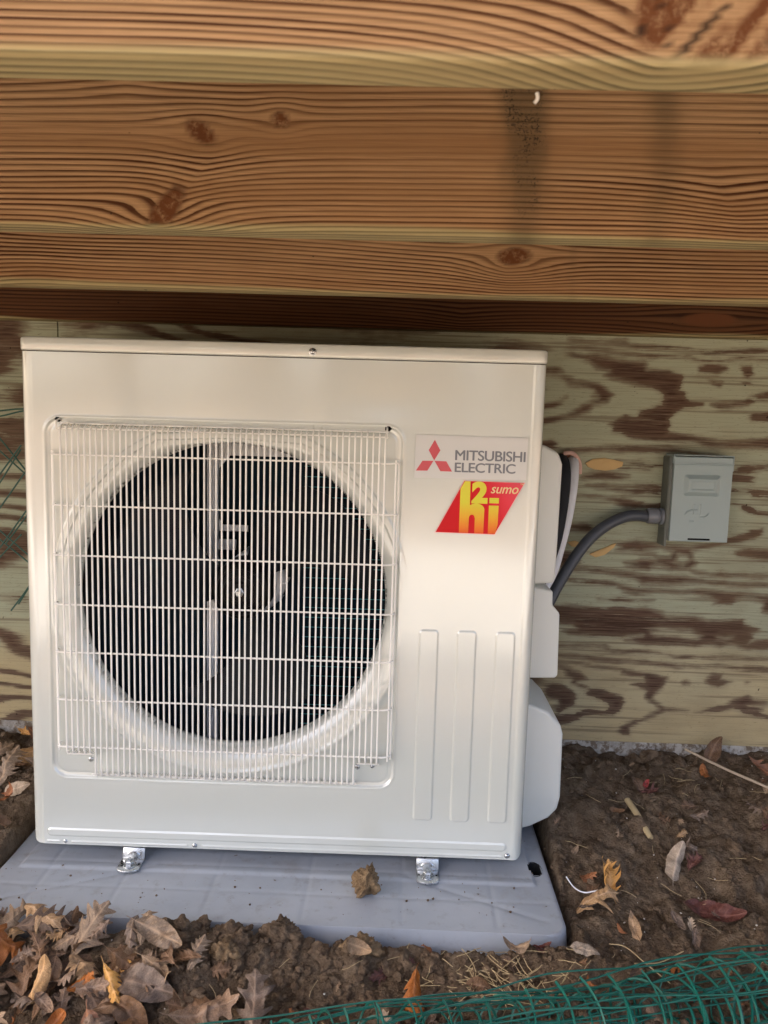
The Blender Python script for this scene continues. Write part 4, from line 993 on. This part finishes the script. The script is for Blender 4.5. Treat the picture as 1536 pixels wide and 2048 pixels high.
# ---------------------------------------------------------------- leaves
def leaf_mesh(name, Wd, lobes, seed, mat):
    """unit length leaf: jagged lobed half outlines, then rolled and crumpled"""
    rnd = random.Random(seed); ns, nt_ = 40, 11
    q = np.linspace(0, 1, ns); half = []
    for sd in (-1, 1):
        env = np.sin(np.pi*np.clip(q*.96+.03, 0, 1)**.75)**.7*Wd*rnd.uniform(.8, 1.1)
        if lobes:
            core = env*rnd.uniform(.26, .40); wl_ = core.copy(); n_ = lobes+rnd.choice((-1, 0, 0, 1))
            for k_ in range(n_):
                c0 = .14+.74*(k_+rnd.uniform(.25, .75))/n_; hw_ = rnd.uniform(.055, .095); pk = rnd.uniform(.65, 1.15)
                wl_ = np.maximum(wl_, env*pk*np.clip(1-np.abs(q-c0)/hw_, 0, 1)**.55)
        else: wl_ = env
        jag = np.array([rnd.uniform(-1, 1) for _ in q]); wl_ = wl_*(1+(.10 if lobes else .05)*jag)
        half.append(np.maximum(wl_, .004))
    rho = rnd.choice((-1, 1, 1))*rnd.uniform(.16, .55); rl = rnd.choice((-1, 1))*rnd.uniform(.35, 1.4); tw = rnd.uniform(-1.3, 1.3)
    v = []; vein = []
    stem = 5
    for i in range(-stem, ns):
        for j in range(nt_):
            t = -1+2*j/(nt_-1)
            if i < 0: s = i*.045; y = t*.006; x = s; ww = .006
            else:
                s = q[i]; ww = half[0][i] if t < 0 else half[1][i]; y = t*ww; x = s+abs(t)*ww*(.50 if lobes else .12)
            # roll across, then along
            yy, zz_ = rho*math.sin(y/rho), rho*(1-math.cos(y/rho))
            a_ = tw*(s-.5); yy, zz_ = yy*math.cos(a_)-zz_*math.sin(a_), yy*math.sin(a_)+zz_*math.cos(a_)
            xc = x-.5; xr_ = rl*math.sin(xc/rl); zz_ = zz_*math.cos(xc/rl)+rl*(1-math.cos(xc/rl))
            zz_ += .13*float(fbm(s*3.5+seed, y*4+seed*.7, 3, 3))*min(1, ww*6)
            v.append((xr_, yy, zz_))
            side_v = (s*6.5-abs(y)*7) % 1
            vein.append(max(1-abs(y)*55, 0)+(.5 if (i > 0 and side_v < .13) else 0))
    nr = ns+stem; f = [(i*nt_+j, (i+1)*nt_+j, (i+1)*nt_+j+1, i*nt_+j+1) for i in range(nr-1) for j in range(nt_-1)]
    me = bpy.data.meshes.new(name); me.from_pydata(v, [], f); me.update()
    at = me.attributes.new('vein', 'FLOAT', 'POINT'); at.data.foreach_set('value', np.clip(np.array(vein, np.float32), 0, 1))
    me.polygons.foreach_set('use_smooth', [True]*len(f)); me.materials.append(mat)
    return me
KINDS = {}
def leafmesh(shape, color, var):
    key = (shape, color, var)
    if key not in KINDS:
        sd_ = sum(map(ord, shape+color))+var*13
        Wd, lb = dict(oak=(.42, 4), maple=(.52, 3), ovate=(.27, 0))[shape]
        KINDS[key] = leaf_mesh('leaf', Wd, lb, sd_, LM[color])
    return KINDS[key]
LEAFN = [0]
CW = dict(tan='pale tan', brown='dark brown', grey='greyish', rust='rust', orange='orange', maroon='maroon', pale='cream', red='red')
SW = dict(oak='lobed oak', maple='ragged', ovate='narrow oval')
def describe(color, shape, size, zone):
    sz = 'large ' if size > .095 else ('small ' if size < .062 else '')
    return '%s%s %s leaf %s' % (sz, CW[color], SW[shape], zone)
def leaf(x, y, size, shape, color, rotz, label, group, lift=.0, tilt=None, var=None, z=None):
    var = random.randrange(6) if var is None else var
    o_ = bpy.data.objects.new('fallen_leaf', leafmesh(shape, color, var)); C.objects.link(o_)
    zz_ = float(ground_h(x, y)) if z is None else z
    hs = [float(ground_h(x+a, y+b)) for a, b in ((.02, 0), (-.02, 0), (0, .02), (0, -.02))]
    if z is None: zz_ = max([zz_]+[h*.5+zz_*.5 for h in hs])
    nx = -(hs[0]-hs[1])/.04; ny = -(hs[2]-hs[3])/.04
    nrm = Vector((max(-.7, min(.7, nx)), max(-.7, min(.7, ny)), 1)).normalized()
    if tilt: nrm = (nrm+Vector((tilt[0], tilt[1], 0))).normalized()
    q_ = Vector((0, 0, 1)).rotation_difference(nrm)
    o_.rotation_mode = 'QUATERNION'; o_.rotation_quaternion = q_ @ Matrix.Rotation(rotz, 3, 'Z').to_quaternion()
    o_.scale = (size, size, size); o_.location = (x, y, zz_+.004+lift)
    tag(o_, label, 'leaf', group); LEAFN[0] += 1
    if group == G1: o_.scale = (size*.82,)*3
    return o_
G1 = 'distinct fallen leaves'
# single leaves the photograph shows apart
leaf(.205, -.235, .120, 'oak', 'tan', R(62), 'pale tan lobed oak leaf propped upright against the pad front at left', G1, .035, (0, -1.1), 0)
leaf(.120, -.215, .110, 'oak', 'tan', R(-25), 'curled tan leaf on the leaf heap touching the left end of the pad front', G1, .030, (0, -.5), 1)
leaf(.335, -.262, .110, 'ovate', 'tan', R(-25), 'long curled tan leaf at the left foot of the dug soil heap', G1, .022, (0, -.5), 1)
leaf(.330, -.335, .120, 'ovate', 'grey', R(-12), 'grey tan oval leaf with a torn hole in front of the soil heap', G1, .030, (0, -.6), 2)
leaf(.285, -.345, .075, 'oak', 'orange', R(-50), 'yellow orange scrap of leaf left of the grey oval leaf', G1, .036, (0, -.5), 0)
leaf(.175, -.345, .080, 'ovate', 'orange', R(75), 'narrow yellow leaf standing upright in the leaf pile', G1, .045, (.3, -1.2), 0)
leaf(.395, -.285, .070, 'oak', 'tan', R(70), 'small tan leaf standing against the dug soil heap', G1, .020, (0, -1.0), 2)
leaf(.500, -.352, .120, 'oak', 'grey', R(95), 'broad brown grey leaf upright with an orange tip near the frame bottom', G1, .030, (0, -.7), 1)
leaf(.430, -.365, .130, 'oak', 'grey', R(25), 'large dull brown leaf lying flat at the bottom centre left', G1, .024, (0, -.4), 3)
leaf(.740, -.300, .100, 'oak', 'rust', R(-75), 'rust orange oak leaf on the soil in front of the pad, middle of the row', G1, .012, (0, -.5), 2)
leaf(.648, -.245, .060, 'ovate', 'tan', R(-8), 'small curled tan leaf just below the pad front, right of the soil heap', G1, .014, (0, -.9), 0)
leaf(.545, -.385, .120, 'ovate', 'orange', R(12), 'orange brown leaf half under the left end of the green mesh roll', G1, .006, (0, -.3), 0)
leaf(.695, -.352, .045, 'maple', 'pale', R(100), 'small pinkish leaf scrap just behind the green mesh roll', G1, .012, (0, -.8), 0)
leaf(1.118, -.005, .095, 'maple', 'orange', R(88), 'golden brown leaf upright on soil right of the pad', G1, .012, (0, -.5), 0)
leaf(1.078, -.060, .120, 'oak', 'tan', R(18), 'tan spiky oak leaf flat on soil right of the pad', G1, .012, (0, -.1), 1)
leaf(1.060, -.080, .070, 'oak', 'grey', R(40), 'small grey brown leaf just under the tan spiky oak leaf', G1, .008, (0, 0), 2)
leaf(1.075, -.002, .055, 'oak', 'rust', R(20), 'small rust red leaf between the pad corner and golden brown leaf', G1, .006, (0, -.3), 2)
leaf(1.262, .045, .100, 'ovate', 'pale', R(68), 'pale beige curled leaf standing on the soil at right', G1, .012, (.2, -.6), 3)
leaf(1.130, -.120, .060, 'ovate', 'tan', R(100), 'small tan leaf with a torn end below the spiky oak leaf', G1, .008, (0, -.6), 1)
leaf(1.235, -.105, .038, 'maple', 'pale', R(80), 'tiny cream leaf scrap between tan torn leaf and maroon leaf', G1, .010, (0, -.6), 1)
leaf(1.300, -.060, .130, 'ovate', 'maroon', R(-12), 'dark maroon leaf pressed flat in the soil at right', G1, .004, (0, 0), 1)
leaf(1.020, -.222, .058, 'ovate', 'pale', R(-20), 'small light tan leaf in front of the pad right corner', G1, .010, (0, -.4), 2)
leaf(.915, -.205, .070, 'ovate', 'tan', R(-20), 'flat tan leaf lying at the foot of the pad front, right half', G1, .008, (0, -.4), 0)
leaf(1.350, .165, .055, 'oak', 'grey', R(10), 'grey crumpled leaf half buried in the soil near the wall', G1, .006, (0, -.3), 3)
leaf(1.300, .080, .050, 'maple', 'grey', R(-30), 'small grey leaf on soil right of the beige curled leaf', G1, .004, (0, -.2), 3)
leaf(1.445, .345, .095, 'ovate', 'brown', R(60), 'brown twisted leaf standing up against the plywood at right', G1, .020, (.3, -1.2), 0)
leaf(1.540, .30, .085, 'oak', 'rust', R(-40), 'rust brown leaf on the soil at the far right by the wall', G1, .008, (0, -.5), 1)
leaf(1.245, .245, .050, 'ovate', 'brown', R(-60), 'small brown leaf beside the red leaf near the wall', G1, .010, (.2, -.7), 2)
leaf(1.262, .250, .034, 'ovate', 'red', R(55), 'tiny bright red leaf on the soil near the wall', G1, .012, (0, -.6), 1)
leaf(1.215, -.10, .050, 'ovate', 'grey', R(-70), 'grey brown leaf sliver right of the pad, below the golden leaf', G1, .006, (0, -.3), 1)
leaf(1.330, -.175, .055, 'oak', 'maroon', R(30), 'maroon brown leaf on the soil just behind the mesh roll at right', G1, .008, (0, -.5), 0)
# left strip beside the unit
leaf(-.150, .200, .120, 'oak', 'tan', R(80), 'large tan oak leaf leaning beside the lower left of the unit', G1, .030, (0, -.8), 2)
leaf(-.120, .250, .115, 'oak', 'orange', R(25), 'orange brown curled leaf above the large tan leaf at left', G1, .035, (0, -.9), 0)
leaf(-.135, .330, .090, 'maple', 'rust', R(-20), 'rust red leaf against the wall left of the unit', G1, .030, (0, -.9), 1)
leaf(-.105, .150, .070, 'ovate', 'pale', R(15), 'pale leaf edge under the large tan leaf at left', G1, .012, (0, -.8), 2)
# the pile in front of the pad's left corner
GP = 'dead leaves heaped in front of the pad left corner'
cols = ['tan']*4+['brown']*7+['grey']*5+['rust']*2+['orange']
for i in range(190):
    x = random.uniform(-.10, .47)**1.0; y = random.uniform(-.46, -.20)
    if x > .30 and y > -.29: continue
    if y > -.235 and x > .2: continue
    dens = 1-sstep(.30, .50, x)
    if random.random() > dens+.15: continue
    c_ = random.choice(cols)
    sz_ = random.uniform(.035, .092); sh_ = random.choice(('oak', 'oak', 'maple', 'ovate'))
    zone = ('in the heap at the pad front' if y > -.26 else 'in the heap, nearest row' if y < -.36 else 'in the heap, middle row') + (', left end' if x < .08 else ', right end' if x > .26 else '')
    leaf(x, y, sz_, sh_, c_, random.uniform(0, 6.28), describe(c_, sh_, sz_, zone), GP,
         random.uniform(0, .030)*float(dens)+.002, (random.uniform(-.5, .5), random.uniform(-.8, .25)))
GL = 'dead leaves on the soil left of the unit'
for i in range(46):
    x = random.uniform(-.42, -.06); y = random.uniform(-.02, .375)
    if y < .10 and x > -.2 and random.random() < .6: continue
    sz_ = random.uniform(.05, .11); sh_ = random.choice(('oak', 'oak', 'maple', 'ovate')); c_ = random.choice(cols+['rust', 'rust', 'brown'])
    zone = 'left of the unit, ' + ('at the foot of the wall' if y > .28 else 'beside the pad' if y < .12 else 'between wall and pad')
    leaf(x, y, sz_, sh_, c_, random.uniform(0, 6.28), describe(c_, sh_, sz_, zone), GL,
         random.uniform(0, .030), (random.uniform(-.4, .4), random.uniform(-.9, .1)))
GS = 'small leaf scraps scattered on the bare soil'
for i in range(95):
    if i % 2: x = random.uniform(1.04, 1.70); y = random.uniform(-.28, .36)
    else: x = random.uniform(.40, 1.5); y = random.uniform(-.42, -.20)
    if .40 < x < .60 and y > -.30: continue
    if -.06 < x < 1.03 and y > -.195: continue
    sh_ = random.choice(('oak', 'maple', 'ovate')); c_ = random.choice(['brown', 'brown', 'grey', 'tan', 'maroon', 'rust'])
    zone = 'on bare soil ' + ('close to the plywood wall' if y > .22 else 'right of the pad, near the wall' if y > .05 else 'right of the pad corner' if (x > 1.03 and y > -.16) else 'before the mesh roll' if x < 1.03 else 'at right by the mesh roll')
    leaf(x, y, random.uniform(.016, .050), sh_, c_, random.uniform(0, 6.28), describe(c_, sh_, .05, zone), GS,
         random.uniform(-.003, .004), (random.uniform(-.4, .4), random.uniform(-.5, .2)))

# ---------------------------------------------------------------- clods, grit, straw, sticks
import bmesh
def rock_variants(n, sub=2):
    out = []
    for k_ in range(n):
        bm = bmesh.new(); bmesh.ops.create_icosphere(bm, subdivisions=sub, radius=1)
        V = np.array([v.co[:] for v in bm.verts]); Fc = np.array([[v.index for v in f.verts] for f in bm.faces]); bm.free()
        nrm = V.copy(); d_ = 1+.55*fbm(V[:, 0]*1.7+k_*7, V[:, 1]*1.7+V[:, 2]*1.3, 100+k_, 3)+.34*fbm(V[:, 2]*3.5+k_, V[:, 0]*4-V[:, 1]*3, 200+k_, 4)
        out.append((nrm*d_[:, None]*np.array([1, .8, .65]), Fc))
    return out
def merged(name, items, variants, mat, smooth=True):
    VV, FF = [], []; n = 0
    for (p, s, k_, rz) in items:
        V, Fc = variants[k_ % len(variants)]; c_, s_ = math.cos(rz), math.sin(rz)
        W_ = V*s; W_ = np.stack([W_[:, 0]*c_-W_[:, 1]*s_, W_[:, 0]*s_+W_[:, 1]*c_, W_[:, 2]], 1)+np.array(p)
        VV.append(W_); FF.append(Fc+n); n += len(V)
    return np_obj(name, np.vstack(VV), np.vstack(FF), mat, None, smooth)
rv2 = rock_variants(10, 2); rv3 = rock_variants(10, 3)
rng = np.random.RandomState(4)
def scatter(n, box, smin, smax, reject=None, sink=.3, pw=3):
    its = []
    xs_ = rng.uniform(box[0], box[1], n); ys_ = rng.uniform(box[2], box[3], n); ss = smin+(smax-smin)*rng.rand(n)**pw; hs_ = ground_h(xs_, ys_)
    for i in range(n):
        if -.05-ss[i] < xs_[i] < 1.012+ss[i] and ys_[i] > -.182-ss[i]*.8: continue
        its.append(((xs_[i], ys_[i], hs_[i]+ss[i]*(.5-sink)), ss[i], int(rng.randint(99)), rng.uniform(0, 6.28)))
    return its
its = scatter(7000, (-.45, 1.75, -.5, .385), .0012, .008)+scatter(1500, (.25, 1.0, -.36, -.18), .0015, .012, pw=4)
for i_ in range(110):   # crumbs spilt on the pad
    px_ = rng.uniform(-.03, .99); py_ = rng.uniform(-.16, .02); s_ = .0007+.0022*rng.rand()**3; its.append(((px_, py_, -.0295+s_*.4), s_, int(rng.randint(99)), rng.uniform(0, 6.28)))
tag(merged('soil_crumbs', its, rv2, M['clod'], False), kind='stuff')
its = scatter(150, (1.03, 1.7, -.2, .38), .0008, .0024)+scatter(70, (.2, 1.5, -.42, -.18), .0008, .0024)
tag(merged('pale_grit', its, rv2, M['stone']), kind='stuff')
its = scatter(60, (.34, .62, -.30, -.19), .005, .020, sink=.4, pw=3)+scatter(60, (.62, 1.35, -.33, -.19), .006, .018, sink=.4, pw=2)+scatter(60, (1.03, 1.7, -.2, .385), .008, .026, sink=.6, pw=2)+scatter(40, (-.42, -.05, -.1, .38), .010, .03, sink=.5, pw=2)
tag(merged('earth_clods', its, rv3, M['clod'], False), kind='stuff')
V, Fc = rock_variants(1, 5)[0]; rv3 = None
bm = None
def clod(name, x, y, z, sc_, label, mat=M['ochre'], seed=0):
    D = 1+.22*fbm(V[:, 0]*5+seed, V[:, 1]*5+V[:, 2]*4, 300+seed, 3)+.12*fbm(V[:, 0]*14+seed, V[:, 2]*14+V[:, 1]*9, 320+seed, 3)
    o_ = np_obj(name, V*D[:, None]*np.array(sc_), Fc, mat, None, True); o_.location = (x, y, z); tag(o_, label, 'clod', 'loose earth clods'); return o_
clod('earth_clod', .655, -.078, -.003, (.0215, .026, .040), 'tan porous clod of earth lying on the pad between the two feet', seed=2).rotation_euler = (0, R(24), 0)
clod('earth_clod', .520, -.205, -.022, (.030, .026, .036), 'rounded brown clod peaking above the pad front edge at centre', M['clod'], 3)
clod('earth_clod', .655, -.215, -.036, (.032, .026, .030), 'flat topped ochre clod against the pad front right of the heap', seed=4)
clod('earth_clod', .440, -.262, -.020, (.022, .018, .034), 'ochre clod on the front slope of the dug soil heap', seed=5)
clod('earth_clod', .318, -.208, -.038, (.015, .014, .016), 'small round clod against the pad between leaves and soil heap', seed=6)
# straw
st_ = MB()
def straw(x, y, L_, a, r, curve=.15, lift=.006, up__=0.0):
    pts = []
    for i in range(5):
        t = i/4-.5; px = x+math.cos(a)*L_*t-math.sin(a)*curve*L_*(t*t); py = y+math.sin(a)*L_*t+math.cos(a)*curve*L_*(t*t)
        pts.append((px, py, float(ground_h(px, py))+lift+up__*i))
    zm = max(p[2] for p in pts); pts = [(p[0], p[1], p[2]*.35+zm*.65) for p in pts]
    st_.tube(pts, r, 5)
for i in range(95): straw(random.gauss(.875, .06), random.gauss(-.262, .03), random.uniform(.02, .06), random.uniform(-1.4, 1.4), .0006, random.uniform(-.3, .3))
for i in range(45): straw(random.uniform(1.04, 1.65), random.uniform(-.2, .36), random.uniform(.012, .05), random.uniform(0, 3.1), .0005, random.uniform(-.6, .6))
for i in range(22): straw(random.uniform(.1, .8), random.uniform(-.42, -.22), random.uniform(.012, .04), random.uniform(0, 3.1), .0005, random.uniform(-.6, .6))
tag(st_.build('dry_straw', M['straw'], None, True), kind='stuff')
def stick(name, pts, r, mat, label, cat='stick'):
    o_ = MB().tube(smooth_path(pts, 5), r, 8).build(name, mat, None, True); tag(o_, label, cat); return o_
g = lambda x, y: float(ground_h(x, y))
stick('wood_sliver', [(1.385, .355, .082), (1.45, .29, .068), (1.52, .215, .060)],   .0030, M['peeled'], 'long pale peeled stick lying on the soil at the right by the wall')
stick('broken_twig', [(1.212, .215, g(1.212,.215)+.022), (1.222, .17, g(1.222,.17)+.010), (1.235, .12, g(1.235,.12)+.0)], .0065, M['straw'], 'short thick broken twig with pale end stuck in the soil at right')
cr = lambda pts, nm, lb: stick(nm, pts, .0010, M['straw'], lb)
cr([(1.075, -.165, g(1.075,-.165)+.012), (1.10, -.175, g(1.1,-.175)+.020), (1.125, -.215, g(1.125,-.215)+.014), (1.15, -.25, g(1.15,-.25)+.012)], 'dry_stem', 'thin curved dry stem on soil just right of the pad corner')
cr([(1.10, -.225, g(1.1,-.225)+.012), (1.15, -.20, g(1.15,-.2)+.014), (1.20, -.17, g(1.2,-.17)+.014)], 'dry_stem', 'thin straight dry stem crossing behind the mesh roll at right')
# a white curl of wire insulation by the pad corner
stick('wire_trimming', [(1.035, -.005, g(1.035,-.005)+.014), (1.045, -.03, g(1.045,-.03)+.016), (1.06, -.045, g(1.06,-.045)+.018), (1.08, -.045, g(1.08,-.045)+.018), (1.10, -.04, g(1.1,-.04)+.016)], .0013, M['foil'], 'white curl of wire trimming on the soil beside the pad corner', 'trimming')
# cobweb tuft hanging from the near joist
stick('cobweb_tuft', [(.7660, -.900, 1.034), (.7668, -.899, 1.031), (.7652, -.898, 1.0285)], .0011, M['stone'], 'tiny white cobweb tuft hanging from the underside of the nearest joist', 'cobweb')
